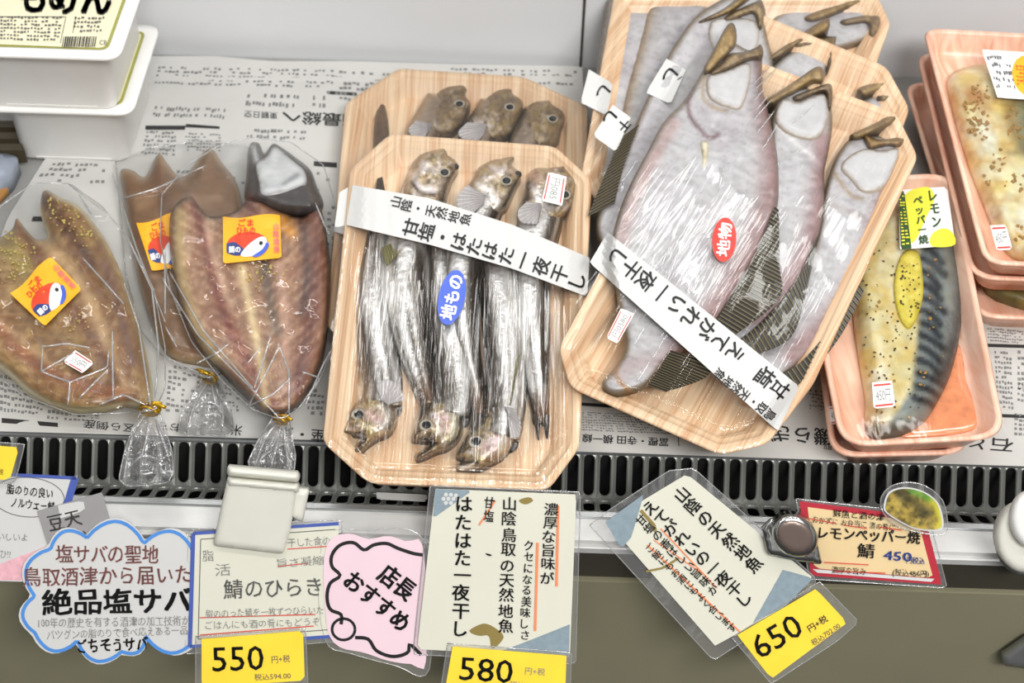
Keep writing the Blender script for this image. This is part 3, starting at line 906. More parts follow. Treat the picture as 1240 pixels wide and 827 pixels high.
# --- colours of a sandfish: dark back, silver flank, white belly, olive head
def sandfish_col(back, head_u=0.2, warm=1.0, dark=0.0, seed=0):
    def f(X, Y, u, v):
        s = v * back                         # +1 on the back side
        n = fbm(X / 9, Y / 9, seed); n2 = fbm(X / 4, Y / 22, seed + 3); n3 = vn(X / 3.0, Y / 3.0, seed + 1)
        c = np.tile(np.array([226., 225, 224]), (len(X), 1))
        k = np.clip((s - 0.18) / 0.42 + (n - 0.5) * 0.7, 0, 1)[:, None]
        c = c * (1 - k) + np.array([64., 52, 40]) * k
        k = np.clip((-s - 0.1) / 0.4, 0, 1)[:, None]
        c = c * (1 - k) + np.array([246., 245, 242]) * k
        # rows of fine marks along the side
        k = ((np.sin(u * 190 + s * 5) > 0.2) & (np.abs(s - 0.1) < 0.35))[:, None] * 0.35
        c = c * (1 - k) + np.array([120., 114, 106]) * k
        k = np.clip((n2 - 0.55) * 4, 0, 1)[:, None] * 0.45
        c = c * (1 - k) + np.array([128., 118, 104]) * k
        # long flank stripes, with film wrinkle glare and fold shade painted in
        q = vn((s + 1) * 7 + seed, u * 2.5, seed + 11); q2 = vn((s + 1) * 15, u * 4 + seed, seed + 13)
        k = np.clip((0.46 - q) * 6, 0, 1)[:, None] * 0.72
        c = c * (1 - k) + np.array([78., 70, 60]) * k
        k = np.clip((q2 - 0.62) * 6, 0, 1)[:, None] * 0.7
        c = c * (1 - k) + np.array([252., 252, 252]) * k
        k = np.clip((np.abs(v) - 0.86) / 0.1, 0, 1)[:, None] * 0.7  # both sides darkened, painting in the shade between neighbouring bodies
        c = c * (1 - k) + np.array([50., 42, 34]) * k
        # head
        k = np.clip((head_u - u) / 0.04, 0, 1)[:, None]
        hc = np.array([158., 134, 96]) * (0.8 + 0.4 * n3[:, None])
        kk = np.clip((n - 0.5) * 4, 0, 1)[:, None] * np.clip(0.75 - s, 0, 1)[:, None]
        hc = hc * (1 - kk) + np.array([216., 206, 200]) * kk
        hc = hc * (1 - np.clip(s, 0, 1)[:, None] * 0.45)
        c = c * (1 - k) + hc * k
        # tail root
        k = np.clip((u - 0.86) / 0.1, 0, 1)[:, None]
        c = c * (1 - k) + np.array([92., 70, 52]) * k
        return c * (1 - dark) + np.array([110., 84, 56]) * dark
    return f

HEADC = [(8, 0.85, (112, 92, 52), 3), (9, 0.9, (226, 216, 222), 2), (4, 0.75, (70, 54, 32), 7), (5, 0.6, (206, 192, 130), 12), (3, 0.5, (236, 232, 232), 15)]
def sandfish(label, group, plane, line, widths, back, base, thick, head, eye, eye_r=8, tail=None, tail2=None, pect=None, lines=(), dark=0.0, seed=0, far_eye=None, spine_fin=None, body=True):
    """body lofted along its centre line, head shaped from its own profile, eye, fins"""
    mid = line[len(line) // 3]
    pl = plane.at(*mid)
    t = thing('sandfish', label, 'fish', pl, group)
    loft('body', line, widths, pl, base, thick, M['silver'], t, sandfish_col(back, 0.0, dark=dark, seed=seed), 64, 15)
    hd = crom(head, 5)
    def hh(X, Y, d):
        k = np.minimum(1, d / 17.0)
        return base + 0.003 + (thick * 0.92 - 0.003) * np.sqrt(np.maximum(0, 1 - (1 - k) ** 2)) + 0.0016 * (fbm(X / 7, Y / 7, seed) - 0.5) * np.minimum(1, d / 4)
    nz = [(q[0], q[1], q[2], q[3] + seed) for q in HEADC]
    bc = (150, 124, 86) if not dark else (128, 104, 74)
    if dark:
        nz = [(8, 0.9, (64, 46, 30), 3 + seed), (7, 0.7, (190, 174, 154), 2 + seed), (4, 0.7, (140, 118, 60), 9 + seed), (3, 0.5, (50, 38, 26), 14 + seed)]
    solid('head', hd, pl, hh, base, M['silver' if not dark else 'skin'], t, 2.2, paint(bc, nz, lines, edge=((64, 50, 34), 4.0, 0.75)))
    if eye:
        e0 = np.array([eye[0]], float), np.array([eye[1]], float)
        he = float(hh(e0[0], e0[1], segdist(e0[0], e0[1], hd))[0])
        k = ball('eye_rim', pl, eye[0], eye[1], he - 0.0016, eye_r * 1.25, 0.45, M['skin'], t, (112, 92, 58))
        e = ball('eye', pl, eye[0], eye[1], he - 0.0002, eye_r, 0.5, M['eyew'], t)
        ball('pupil', pl, eye[0] + 0.4, eye[1] - 0.6, he + 0.0013, eye_r * 0.68, 0.5, M['eyeb'], e)
    if far_eye:
        ball('far_eye', pl, far_eye[0], far_eye[1], base + thick * 0.55, 5, 0.7, M['eyeb'], t)
    for tf in (tail, tail2):
        if tf:
            fin('tail_fin', tf[0], tf[1], 5, pl, base + 0.007, base + 0.005, M['fin'], t, (120, 104, 78), (40, 32, 28), 0.0005)
    if pect:
        fin('pectoral_fin', pect[0], pect[1], 9, pl, base + thick * 1.0, base + thick * 1.06, M['fin'], t, (226, 223, 221), (166, 160, 160), 0.0006)
    if spine_fin:
        fin('back_fin', spine_fin[0], spine_fin[1], 8, pl, base + thick * 0.8, base + thick * 1.0, M['fin'], t, (150, 140, 92), (100, 98, 56), 0.0005)
    return t

# --- rear tray
PR = plane2((560, 400), 0.0175, (565, 92), 0.0185)
rear_oct = [(482, 82), (634, 92), (712, 128), (712, 405), (660, 455), (450, 450), (394, 392), (418, 124)]
pr = PR.at(560, 250)
rt = thing('octagonal_tray', 'pale wood-print octagonal foam tray lying behind and under the banded sandfish tray', 'food tray', pr, 'octagonal fish trays')
tray_shell('tray_shell', rear_oct, pr, OCT, 0.006, M['wood0'], rt)
RH = [
    ('brown sandfish head in the rear tray, the one next to the dark tail tip', [(536, 118), (524, 142), (512, 168), (500, 210), (490, 300)], [36, 44, 44, 38, 26],
     [(552, 101), (562, 101), (567, 108), (564, 116), (570, 126), (566, 140), (556, 156), (540, 166), (516, 164), (504, 156), (512, 140), (520, 126), (530, 112), (540, 104)], (556, 126), [([(500, 150), (512, 146), (522, 150)], 7, (216, 208, 214), 0.9)]),
    ('brown sandfish head in the rear tray, middle of its three heads', [(600, 124), (590, 146), (578, 170), (566, 210), (556, 300)], [36, 46, 46, 40, 26],
     [(614, 105), (622, 107), (622, 113), (632, 121), (633, 134), (628, 148), (618, 164), (598, 172), (574, 168), (560, 160), (566, 146), (576, 132), (590, 118), (602, 108)], (617, 130), [([(562, 156), (574, 150), (586, 152)], 8, (216, 208, 214), 0.9)]),
    ('brown sandfish head in the rear tray, the one by the tray corner nearest the flatfish', [(654, 134), (644, 158), (636, 184), (630, 230), (624, 300)], [36, 46, 46, 40, 26],
     [(660, 119), (668, 117), (670, 124), (682, 132), (685, 142), (680, 156), (674, 174), (650, 182), (624, 176), (620, 164), (630, 146), (638, 130), (648, 122)], (669, 144), [])]
PT_ = [([(524, 150), (520, 158)], [(504, 146), (495, 156), (500, 164), (514, 165)]), ([(590, 150), (586, 162)], [(566, 148), (555, 160), (562, 168), (580, 169)]), None]
for i, (lab, ln, wd_, hd_, ey, li) in enumerate(RH):
    sandfish(lab, 'sandfish in the rear tray', PR, ln, wd_, -1, -0.0138, 0.017, hd_, ey, 7, dark=0.62, seed=20 + i, lines=li, pect=PT_[i])
tl = thing('sandfish', 'sandfish in the rear tray showing only its dark pointed tail tip', 'fish', PR.at(461, 150), 'sandfish in the rear tray')
solid('tail_fin', crom([(462, 119), (469, 140), (472, 175), (470, 240), (454, 240), (452, 175), (455, 140)], 6), PR.at(461, 150), lambda X, Y, d: -0.010 + 0.004 * np.minimum(1, d / 5), -0.0138, M['skin'], tl, 3, paint((96, 70, 46), [(9, 0.8, (36, 28, 26), 3)], edge=((30, 24, 22), 3, 0.8)))
fr_ = film_height(rear_oct, 0.0045, 30, amp=0.0012, seed=3, sx=18, sy=90)
skin('film', rear_oct, pr, fr_, M['film_tray'], rt, 9)
card_sheet('paper_band', [(411, 236), (432, 228), (560, 262), (560, 330), (404, 280)], pr, lambda X, Y: fr_(X, Y) + 0.0003, 0.0002, M['paper'], rt, 9)

# --- front tray
PF = plane2((545, 590), 0.022, (572, 165), 0.050)
front_oct = [(472, 161), (672, 176), (717, 217), (702, 541), (664, 593), (446, 584), (390, 534), (424, 204)]
pf = PF.at(553, 380)
ft = thing('octagonal_tray', 'pale wood-print octagonal tray of silver sandfish with white paper band and blue oval sticker', 'food tray', pf, 'octagonal fish trays')
tray_shell('tray_shell', front_oct, pf, OCT, 0.006, M['wood0'], ft)
fb = -0.0138
G = 'sandfish in the front tray'
SV = (222, 214, 218); DK_ = (74, 58, 42)
sandfish('head-up sandfish on the tray side nearest the bagged fish, olive head clear of the band', G, PF,
         [(520, 206), (508, 236), (497, 270), (490, 330), (497, 400), (510, 455), (520, 488)], [40, 50, 56, 58, 52, 36, 22], -1, fb, 0.0185,
         [(537, 176), (543, 180), (544, 187), (551, 192), (555, 199), (554, 208), (548, 218), (543, 232), (536, 252), (510, 262), (484, 252), (486, 232), (493, 211), (500, 197), (508, 186), (522, 180)], (538, 209), 7.5,
         tail=([(511, 484), (531, 482)], [(506, 512), (536, 508)]), far_eye=(551, 202), seed=1,
         lines=[([(498, 212), (506, 226), (524, 232)], 7, SV, 0.9), ([(514, 200), (524, 206)], 6, SV, 0.7), ([(498, 220), (510, 234), (526, 236)], 2.2, DK_, 0.9), ([(545, 216), (540, 234), (534, 250)], 6, DK_, 0.7)])
sandfish('head-up sandfish in the middle of the front tray, its pale fin fanned beside the band', G, PF,
         [(602, 212), (586, 244), (570, 280), (556, 340), (560, 410), (572, 460), (582, 500)], [42, 50, 50, 50, 46, 32, 20], -1, fb, 0.0188,
         [(607, 190), (622, 187), (625, 193), (621, 200), (629, 208), (631, 216), (625, 228), (619, 242), (610, 256), (585, 266), (562, 258), (556, 243), (562, 231), (572, 217), (580, 203), (594, 193)], (613, 219), 7.5,
         tail=([(573, 496), (592, 494)], [(568, 520), (598, 518)]), pect=([(588, 236), (586, 246)], [(566, 224), (554, 238), (556, 252), (572, 258)]), far_eye=(627, 211), seed=2,
         lines=[([(580, 224), (594, 234), (602, 250)], 7, (240, 236, 236), 0.95), ([(598, 204), (606, 208)], 6, SV, 0.8), ([(622, 230), (612, 250)], 6, DK_, 0.7)])
sandfish('head-up sandfish with a small red-ruled price sticker across its head', G, PF,
         [(668, 224), (656, 262), (646, 300), (642, 360), (648, 430), (653, 480), (655, 508)], [44, 54, 52, 48, 42, 30, 20], -1, fb, 0.0185,
         [(664, 202), (683, 197), (688, 203), (699, 216), (699, 228), (696, 242), (688, 258), (660, 280), (632, 274), (626, 258), (634, 236), (638, 216), (646, 204), (654, 202)], (684, 236), 7.5,
         tail=([(645, 502), (654, 502)], [(651, 532), (653, 533)]), tail2=([(656, 502), (666, 502)], [(661, 530), (664, 531)]), pect=([(656, 246), (654, 256)], [(638, 244), (627, 256), (632, 269), (650, 271)]), seed=3, far_eye=(697, 216),
         lines=[([(648, 230), (656, 246), (668, 250)], 7, (240, 236, 236), 0.9), ([(640, 212), (650, 216)], 8, (196, 164, 150), 0.8)])
sandfish('head-down sandfish in the tray corner nearest the bagged fish, mouth open', G, PF,
         [(462, 490), (464, 465), (457, 420), (451, 360), (454, 300), (460, 260), (461, 240)], [48, 48, 46, 46, 38, 24, 16], -1, fb, 0.0175,
         [(429, 491), (421, 506), (414, 520), (416, 526), (426, 527), (440, 530), (425, 545), (427, 551), (435, 550), (446, 540), (456, 533), (463, 530), (474, 524), (481, 508), (478, 486), (466, 470), (446, 472), (436, 484)], (434, 502), 8.5,
         tail=([(453, 244), (469, 244)], [(457, 216), (463, 214)]), pect=([(462, 484), (470, 490)], [(456, 467), (467, 459), (482, 467), (490, 483)]), seed=4,
         lines=[([(446, 500), (452, 506), (460, 506)], 6, (206, 168, 168), 0.8), ([(464, 490), (470, 504), (464, 520)], 5, (232, 228, 226), 0.8), ([(416, 523), (428, 525), (442, 528)], 1.8, (50, 40, 30), 0.9), ([(427, 548), (440, 538)], 5, (80, 62, 44), 0.8)],
         spine_fin=([(462, 300), (484, 290)], [(468, 322), (490, 300)]))
sandfish('head-down sandfish in the middle of the front tray under the blue oval sticker', G, PF,
         [(546, 502), (551, 470), (546, 420), (538, 360), (532, 310), (528, 280)], [46, 46, 48, 50, 44, 34], -1, fb, 0.018,
         [(525, 484), (512, 500), (503, 516), (498, 530), (500, 534), (512, 535), (524, 536), (512, 545), (503, 551), (505, 557), (514, 555), (529, 548), (542, 544), (555, 533), (561, 517), (556, 497), (543, 482)], (516, 515), 8.5, seed=5,
         
         lines=[([(532, 506), (540, 510), (540, 520)], 6, (206, 172, 172), 0.7), ([(548, 500), (552, 514), (546, 528)], 5, (228, 222, 190), 0.8), ([(500, 532), (514, 534), (526, 536)], 1.8, (50, 40, 30), 0.9), ([(505, 554), (520, 547)], 5, (80, 62, 44), 0.8)])
sandfish('head-down sandfish lowest in the front tray, silver head and jaw against the bare wood print', G, PF,
         [(602, 528), (612, 490), (612, 440), (608, 380), (600, 330), (594, 300)], [52, 50, 50, 52, 48, 38], -1, fb, 0.0185,
         [(566, 526), (556, 543), (552, 553), (562, 558), (553, 563), (555, 571), (566, 573), (580, 570), (594, 563), (612, 552), (621, 538), (624, 526), (620, 506), (606, 490), (590, 490), (580, 510)], (576, 535), 9, pect=([(610, 492), (614, 498)], [(622, 494), (630, 512), (628, 528), (618, 530)]), seed=6,
         lines=[([(586, 540), (596, 544), (604, 530)], 7, (210, 180, 184), 0.8), ([(604, 512), (612, 526), (606, 546)], 6, (236, 230, 214), 0.85), ([(553, 556), (566, 559), (578, 560)], 1.8, (50, 40, 30), 0.9), ([(555, 566), (562, 567)], 3, (236, 232, 226), 0.9)],
         spine_fin=([(612, 488), (622, 440)], [(619, 490), (631, 424)]))

ff = film_height(front_oct, 0.0068, 26, amp=0.0016, seed=4, sx=12, sy=110)
skin('film', front_oct, pf, ff, M['film_tray'], ft, 7)
band = card_sheet('paper_band', [(427, 224), (520, 240), (620, 272), (714, 312), (711, 359), (620, 325), (520, 296), (419, 272)], pf, ff, 0.0002, M['paper'], ft, 7, 0.0005)
card_sheet('band_fold', [(411, 233), (426, 224), (420, 272), (405, 276)], pf, lambda X, Y: -0.0018 + 0 * X, 0.0002, M['paper'], ft, 7)
def band_text(s, p0, p1, w, bold=0.02):
    p0, p1 = np.array(p0, float), np.array(p1, float); d = p1 - p0; L_ = np.linalg.norm(d)
    return (s, *((p0 + p1) / 2), w, L_, math.degrees(math.atan2(d[1], d[0])) - 90, bold, True)
lettering([band_text('山陰・天然地魚', (472, 243), (570, 267), 15, 0.02), band_text('甘塩・はたはた', (488, 273), (622, 312), 23, 0.026), band_text('一夜干し', (622, 311), (710, 343), 22, 0.02)], pf, ff, M['ink'], band, 0.0011, 'lettering', 1.0)
ov = card_sheet('oval_sticker', oval(547, 360, 34, 16, 282), pf, ff, 0.0002, M['oval_b'], ft, 4, 0.0007)
lettering([('地もの', 547, 360, 54, 20, -77, 0.035)], pf, ff, M['stk_w'], ov, 0.0013)
price_sticker(ft, pf, ff, [(686, 214), (681, 249), (656, 243), (664, 208)], 100, '円085', off=0.001)
# ================================================================== flatfish trays (turned octagons)
FT = [(0.009, -0.016), (0.0025, -0.004), (0.0008, -0.0026), (0.0, -0.0010), (0.0008, 0.0), (0.0050, 0.0), (0.0060, -0.0006), (0.0070, -0.0020), (0.0095, -0.0022), (0.0105, -0.0028), (0.0115, -0.0042), (0.0128, -0.0044), (0.0165, -0.0135), (0.018, -0.0140)]
P1 = plane2((880, 548), 0.028, (990, 95), 0.081)
P2 = plane2((880, 480), 0.020, (980, 0), 0.080)
P3 = plane2((880, 330), 0.022, (880, -11), 0.0685)

def flatfish(label, group, plane, outline, base, thick, seed=0, jaws=(), fins=(), gill=None, pelvic=None, warm=((98, 82, 58), 4.5, 0.9), lines=()):
    pl = plane.at(*np.mean(np.array(outline, float), axis=0))
    t = thing('flatfish', label, 'fish', pl, group)
    o = crom(outline, 6)
    thick = thick * 0.60
    def hh(X, Y, d):
        k = np.minimum(1, d / 9.0); q = np.minimum(1, d / 70.0)
        return base + thick * (0.35 + 0.45 * np.sqrt(np.maximum(0, 1 - (1 - k) ** 2)) + 0.2 * q) + 0.0010 * (fbm(X / 16, Y / 5, seed) - 0.5) * np.minimum(1, d / 6)
    base_c = paint((180, 179, 181), [(34, 0.5, (166, 157, 164), seed), (14, 0.4, (198, 198, 200), seed + 3), (5, 0.3, (160, 154, 152), seed + 8)], list(lines), edge=warm)
    def bcol(X, Y, d):
        c = base_c(X, Y, d)
        al, ac = -0.45 * X + 0.9 * Y, 0.9 * X + 0.45 * Y
        return c * (1 - 0.13 * np.clip((fbm(al / 2.6 + ac / 30, ac / 12, seed) - 0.45) * 3, 0, 1))[:, None]
    solid('body', o, pl, hh, base, M['flat'], t, 3.4, bcol)
    for k, (jo, cl) in enumerate(jaws):
        j = crom(jo, 5)
        solid('jaw', j, pl, lambda X, Y, d: base + thick * 0.95 + 0.0042 * np.minimum(1, d / 4) ** 0.7, base, M['skin'], t, 2.5, paint(cl, [(8, 0.8, (96, 74, 44), seed + k), (5, 0.5, (196, 176, 130), seed + 4)], edge=((66, 50, 32), 2.4, 0.75)))
    if gill:
        g = crom(gill, 6)
        solid('gill_cover', g, pl, lambda X, Y, d: base + thick * 1.0 + 0.0014 * np.minimum(1, d / 8) ** 0.6, base + 0.002, M['flat'], t, 4, paint((190, 189, 190), [(18, 0.5, (174, 172, 174), seed + 2), (7, 0.3, (206, 206, 206), seed + 5)], edge=((158, 138, 112), 2.2, 0.6)))
    if pelvic:
        solid('pelvic_fin', crom(pelvic, 5), pl, lambda X, Y, d: base + thick + 0.0016 * np.minimum(1, d / 3), base + 0.003, M['flat'], t, 2.5, paint((214, 206, 180), [(5, 0.6, (140, 124, 90), seed)]))
    for (bp, tp, n) in fins:
        fin('edge_fin', bp, tp, n, pl, base + thick * 1.0, base + thick * 1.02, M['fin'], t, (158, 146, 112), (38, 34, 31), 0.0009)
    return t
JC = (136, 110, 66)
# --- rear-most tray, and its three fish
oct3 = [(744, -9), (1040, -9), (1064, -4), (1079, 28), (1060, 80), (980, 300), (740, 270), (703, 215)]
p3_ = P3.at(880, 120)
ta = thing('octagonal_tray', 'rear-most pale octagonal flatfish tray, running out of the top of the photo', 'food tray', p3_, 'octagonal fish trays')
tray_shell('tray_shell', oct3, p3_, FT, 0.006, M['woodr'], ta)
g3 = 'flatfish in the rear-most tray'
flatfish('pale flatfish in the rear-most tray, flush with the tray side by the wall seam', g3, P3, [(742, -5), (790, -5), (790, 40), (765, 110), (748, 190), (740, 235), (724, 235), (718, 180), (722, 90), (732, 20)], -0.0138, 0.015, 31)
flatfish('long pale flatfish in the rear-most tray beneath the torn band with one black character', g3, P3.up(0.0035), [(795, -5), (850, -5), (862, 20), (838, 80), (815, 150), (790, 230), (770, 270), (748, 270), (742, 240), (745, 200), (755, 130), (775, 50)], -0.0138, 0.015, 32, warm=((140, 118, 92), 10, 0.8))
flatfish('flatfish in the rear-most tray with its mouth at the tray corner', g3, P3, [(985, 0), (1030, 2), (1062, 14), (1068, 28), (1052, 46), (1020, 58), (960, 70), (930, 50), (940, 18)], -0.0138, 0.016, 33,
         jaws=[([(975, 20), (1010, 6), (1046, -6), (1052, -1), (1020, 14), (985, 26)], JC), ([(1020, 24), (1066, 16), (1071, 22), (1060, 46), (1052, 44), (1050, 28), (1024, 30)], (110, 90, 66))])
f3 = film_height(oct3, 0.0066, 30, amp=0.0016, seed=8, sx=30, sy=60)
skin('film', oct3, p3_, f3, M['film_oct'], ta, 10)
b3 = card_sheet('paper_band', [(713, 84), (742, 101), (735, 140), (703, 124)], p3_, f3, 0.0002, M['paper'], ta, 7, 0.0006)
lettering([('し', 730, 112, 15, 16, 131, 0.03)], p3_, f3, M['ink'], b3, 0.0012)

# --- middle tray
oct2 = [(878, -2), (1074, 80), (1102, 131), (1080, 190), (960, 420), (770, 420), (728, 300), (756, 180)]
p2_ = P2.at(920, 200)
tb = thing('octagonal_tray', 'pale octagonal flatfish tray in the middle of the stack of three', 'food tray', p2_, 'octagonal fish trays')
tray_shell('tray_shell', oct2, p2_, FT, 0.006, M['woodr'], tb)
g2 = 'flatfish in the middle tray'
flatfish('big pale flatfish in the middle tray under a torn white band with one black character', g2, P2.up(0.0075), [(905, -12), (925, 6), (928, 40), (935, 90), (900, 160), (860, 260), (800, 330), (740, 310), (722, 270), (745, 210), (770, 150), (795, 95), (820, 50), (850, 14)], -0.0138, 0.016, 41,
         jaws=[([(846, 26), (880, 8), (905, -14), (912, -6), (890, 12), (866, 22)], JC), ([(878, 20), (915, 2), (924, 6), (924, 30), (918, 34), (912, 16), (884, 26)], (112, 92, 66))], gill=[(862, 26), (900, 22), (918, 30), (915, 60), (890, 74), (864, 60)],
         fins=[([(774, 150), (758, 192), (744, 245)], [(756, 164), (735, 205), (712, 262)], 22)], lines=[([(880, 60), (850, 130), (800, 230)], 16, (164, 140, 140), 0.5)])
flatfish('flatfish in the middle tray with open olive lips below the rear tray rim', g2, P2, [(945, 70), (985, 48), (1008, 44), (1010, 56), (1000, 90), (985, 130), (940, 200), (900, 180), (920, 110)], -0.0138, 0.016, 42,
         jaws=[([(928, 72), (958, 50), (998, 23), (1005, 27), (1000, 38), (968, 54), (940, 70)], JC), ([(962, 52), (1008, 44), (1012, 50), (1007, 76), (1002, 80), (1000, 56), (968, 58)], (116, 96, 62))])
flatfish('flatfish in the middle tray showing only its olive lips by the tray corner', g2, P2, [(1050, 118), (1075, 112), (1080, 122), (1060, 160), (1000, 220), (970, 200), (1010, 150)], -0.0138, 0.014, 43,
         jaws=[([(1038, 108), (1058, 100), (1074, 95), (1077, 101), (1064, 110), (1046, 116)], JC), ([(1062, 116), (1076, 112), (1080, 118), (1072, 124), (1064, 122)], (92, 76, 52))])
f2 = film_height(oct2, 0.0072, 30, amp=0.0018, seed=9, sx=26, sy=70)
skin('film', oct2, p2_, f2, M['film_oct'], tb, 10)
b2 = card_sheet('paper_band', [(742, 127), (764, 142), (746, 184), (718, 164)], p2_, lambda X, Y: 0.001 + 0 * X, 0.0002, M['paper'], tb, 7, 0.0006)
lettering([('し', 738, 143, 15, 16, 131, 0.03), ('干', 756, 152, 14, 15, 131, 0.03)], p2_, lambda X, Y: 0.001 + 0 * X, M['ink'], b2, 0.0012)
b2b = card_sheet('paper_band', [(807, 71), (831, 84), (812, 126), (782, 112)], p2_, f2, 0.0002, M['paper'], tb, 7, 0.0008)
lettering([('し', 811, 92, 17, 17, 131, 0.03), ('、', 825, 96, 8, 8, 131, 0.02)], p2_, f2, M['ink'], b2b, 0.0014)

# --- front tray
FOLDS = []
oct1 = [(874, 57), (1086, 136), (1112, 189), (985, 465), (930, 537), (872, 550), (690, 468), (682, 430)]
p1_ = P1.at(890, 300)
tc_ = thing('octagonal_tray', 'front octagonal flatfish tray with long white paper band and red oval sticker', 'food tray', p1_, 'octagonal fish trays')
tray_shell('tray_shell', [(874, 57), (1086, 136), (1112, 189), (985, 465), (930, 537), (872, 550), (690, 468), (676, 420)], p1_, FT, 0.006, M['woodr'], tc_)
g1 = 'flatfish in the front tray'
flatfish('right-hand flatfish of the front tray, lips against the tray corner', g1, P1.up(0.0030), [(1036, 164), (1062, 164), (1092, 170), (1090, 194), (1073, 228), (1064, 270), (1050, 316), (1034, 354), (1010, 390), (968, 440), (920, 470), (896, 452), (945, 385), (985, 300), (998, 235), (1008, 200), (1020, 178)], -0.0138, 0.016, 51,
         jaws=[([(1029, 164), (1043, 157), (1062, 148), (1076, 140), (1086, 141), (1082, 149), (1066, 157), (1051, 164), (1038, 168)], JC), ([(1046, 162), (1064, 169), (1092, 166), (1096, 172), (1088, 178), (1076, 176), (1062, 179), (1052, 180)], (128, 98, 56))],
         gill=[(1048, 180), (1068, 182), (1088, 180), (1084, 200), (1070, 226), (1046, 232), (1030, 216), (1019, 202), (1030, 188)],
         fins=[([(1040, 345), (1012, 390), (970, 438), (938, 458)], [(1046, 352), (1022, 400), (992, 440), (952, 480)], 26)], lines=[([(1084, 200), (1068, 258), (1046, 320), (1010, 378), (960, 430)], 13, (140, 106, 104), 0.85), ([(1010, 210), (1030, 236), (1044, 240)], 2.5, (150, 126, 100), 0.8), ([(1010, 250), (1040, 262), (1060, 290)], 4, (166, 156, 154), 0.7), ([(1000, 280), (1020, 300)], 4, (226, 224, 222), 0.7)])
flatfish('middle flatfish of the front tray, white head stretched under the film', g1, P1.up(0.0068), [(944, 114), (966, 104), (990, 108), (1003, 112), (1008, 150), (1003, 185), (998, 210), (998, 250), (990, 290), (968, 340), (930, 390), (890, 430), (865, 420), (900, 340), (925, 260), (932, 180), (936, 136)], -0.0138, 0.016, 52,
         jaws=[([(926, 123), (945, 110), (970, 93), (988, 81), (997, 84), (996, 98), (986, 99), (975, 105), (960, 114), (948, 119), (936, 126)], JC), ([(960, 117), (982, 108), (1003, 101), (1008, 108), (1007, 129), (1002, 130), (1000, 112), (986, 114), (967, 122)], (112, 92, 70))],
         gill=[(948, 120), (966, 123), (986, 116), (999, 115), (1003, 140), (990, 166), (961, 164), (940, 146)],
         fins=[([(990, 284), (968, 334), (930, 382), (895, 412)], [(988, 300), (974, 362), (956, 410), (905, 432)], 28)], lines=[([(996, 170), (994, 220), (984, 280), (962, 332), (920, 384)], 13, (140, 108, 108), 0.85), ([(940, 150), (962, 172), (985, 190)], 2.2, (226, 224, 222), 0.7)])
flatfish('largest flatfish of the front tray, broad pale body under the red oval sticker', g1, P1.up(0.0115), [(868, 58), (884, 50), (904, 60), (921, 64), (923, 90), (924, 110), (931, 140), (940, 180), (943, 220), (940, 256), (922, 300), (896, 346), (868, 390), (830, 422), (806, 438), (787, 462), (770, 472), (742, 477), (729, 464), (744, 446), (757, 422), (752, 384), (745, 345), (740, 300), (748, 262), (762, 226), (786, 180), (802, 150), (828, 122), (840, 104), (853, 82)], -0.0138, 0.018, 53,
         jaws=[([(881, 30), (890, 31), (892, 50), (884, 63), (872, 75), (859, 88), (852, 83), (864, 60)], JC), ([(860, 88), (872, 77), (884, 65), (900, 63), (914, 58), (922, 54), (924, 68), (914, 71), (904, 74), (884, 84), (866, 91)], (104, 84, 58))],
         gill=[(859, 91), (880, 85), (905, 76), (909, 92), (903, 118), (896, 131), (880, 129), (866, 123), (857, 112)], pelvic=[(849, 172), (857, 172), (858, 184), (855, 198), (851, 203), (850, 186)],
         fins=[([(938, 250), (916, 306), (890, 352), (864, 394)], [(943, 254), (944, 320), (943, 362), (886, 408)], 34), ([(812, 424), (800, 444), (784, 466)], [(866, 440), (852, 458), (806, 474)], 16)],
         lines=[([(928, 130), (936, 200), (922, 275), (895, 330), (855, 392), (815, 436)], 16, (138, 106, 104), 0.85), ([(815, 150), (785, 205), (760, 262), (748, 320)], 8, (164, 134, 130), 0.75), ([(838, 108), (833, 124), (836, 141), (847, 156), (859, 167), (870, 163)], 2.6, (104, 78, 82), 0.9), ([(854, 90), (851, 116), (862, 129), (880, 134)], 2.2, (150, 128, 96), 0.8), ([(917, 72), (919, 100), (926, 130)], 5, (120, 92, 92), 0.85), ([(746, 442), (748, 458), (762, 474)], 2.5, (150, 96, 40), 0.95), ([(750, 452), (770, 440), (795, 440)], 12, (160, 140, 138), 0.6)])
for q in [((913, 102), (933, 80)), ((915, 108), (939, 84)), ((911, 125), (926, 107)), ((914, 136), (930, 116)), ((913, 145), (934, 121)), ((918, 160), (938, 134)), ((922, 184), (942, 150)), ((870, 232), (880, 190)), ((846, 310), (862, 286)), ((800, 330), (808, 300)), ((812, 334), (822, 300)), ((960, 150), (985, 128)), ((940, 200), (985, 172)), ((996, 250), (1030, 226))]:
    FOLDS.append(q)
f1a = film_height(oct1, 0.0120, 32, amp=0.0020, seed=10, sx=24, sy=60)
big = crom([(868, 58), (884, 50), (904, 60), (921, 64), (924, 110), (940, 180), (943, 220), (922, 300), (868, 390), (806, 438), (757, 422), (745, 345), (740, 300), (762, 226), (802, 150), (828, 122), (853, 82)], 3)
def f1(X, Y, d=None):
    X = np.asarray(X, float); Y = np.asarray(Y, float)
    k = np.clip((sdist(X, Y, big) + 8) / 10, 0, 1)
    return np.maximum(f1a(X, Y), k * (0.0118 + 0.0005 * fbm(X / 30, Y / 50, 4)))
skin('film', [(868, 46), (1086, 136), (1112, 189), (985, 465), (930, 537), (872, 550), (690, 468), (676, 420), (728, 290), (820, 108)], p1_, f1, M['film_oct'], tc_, 8)
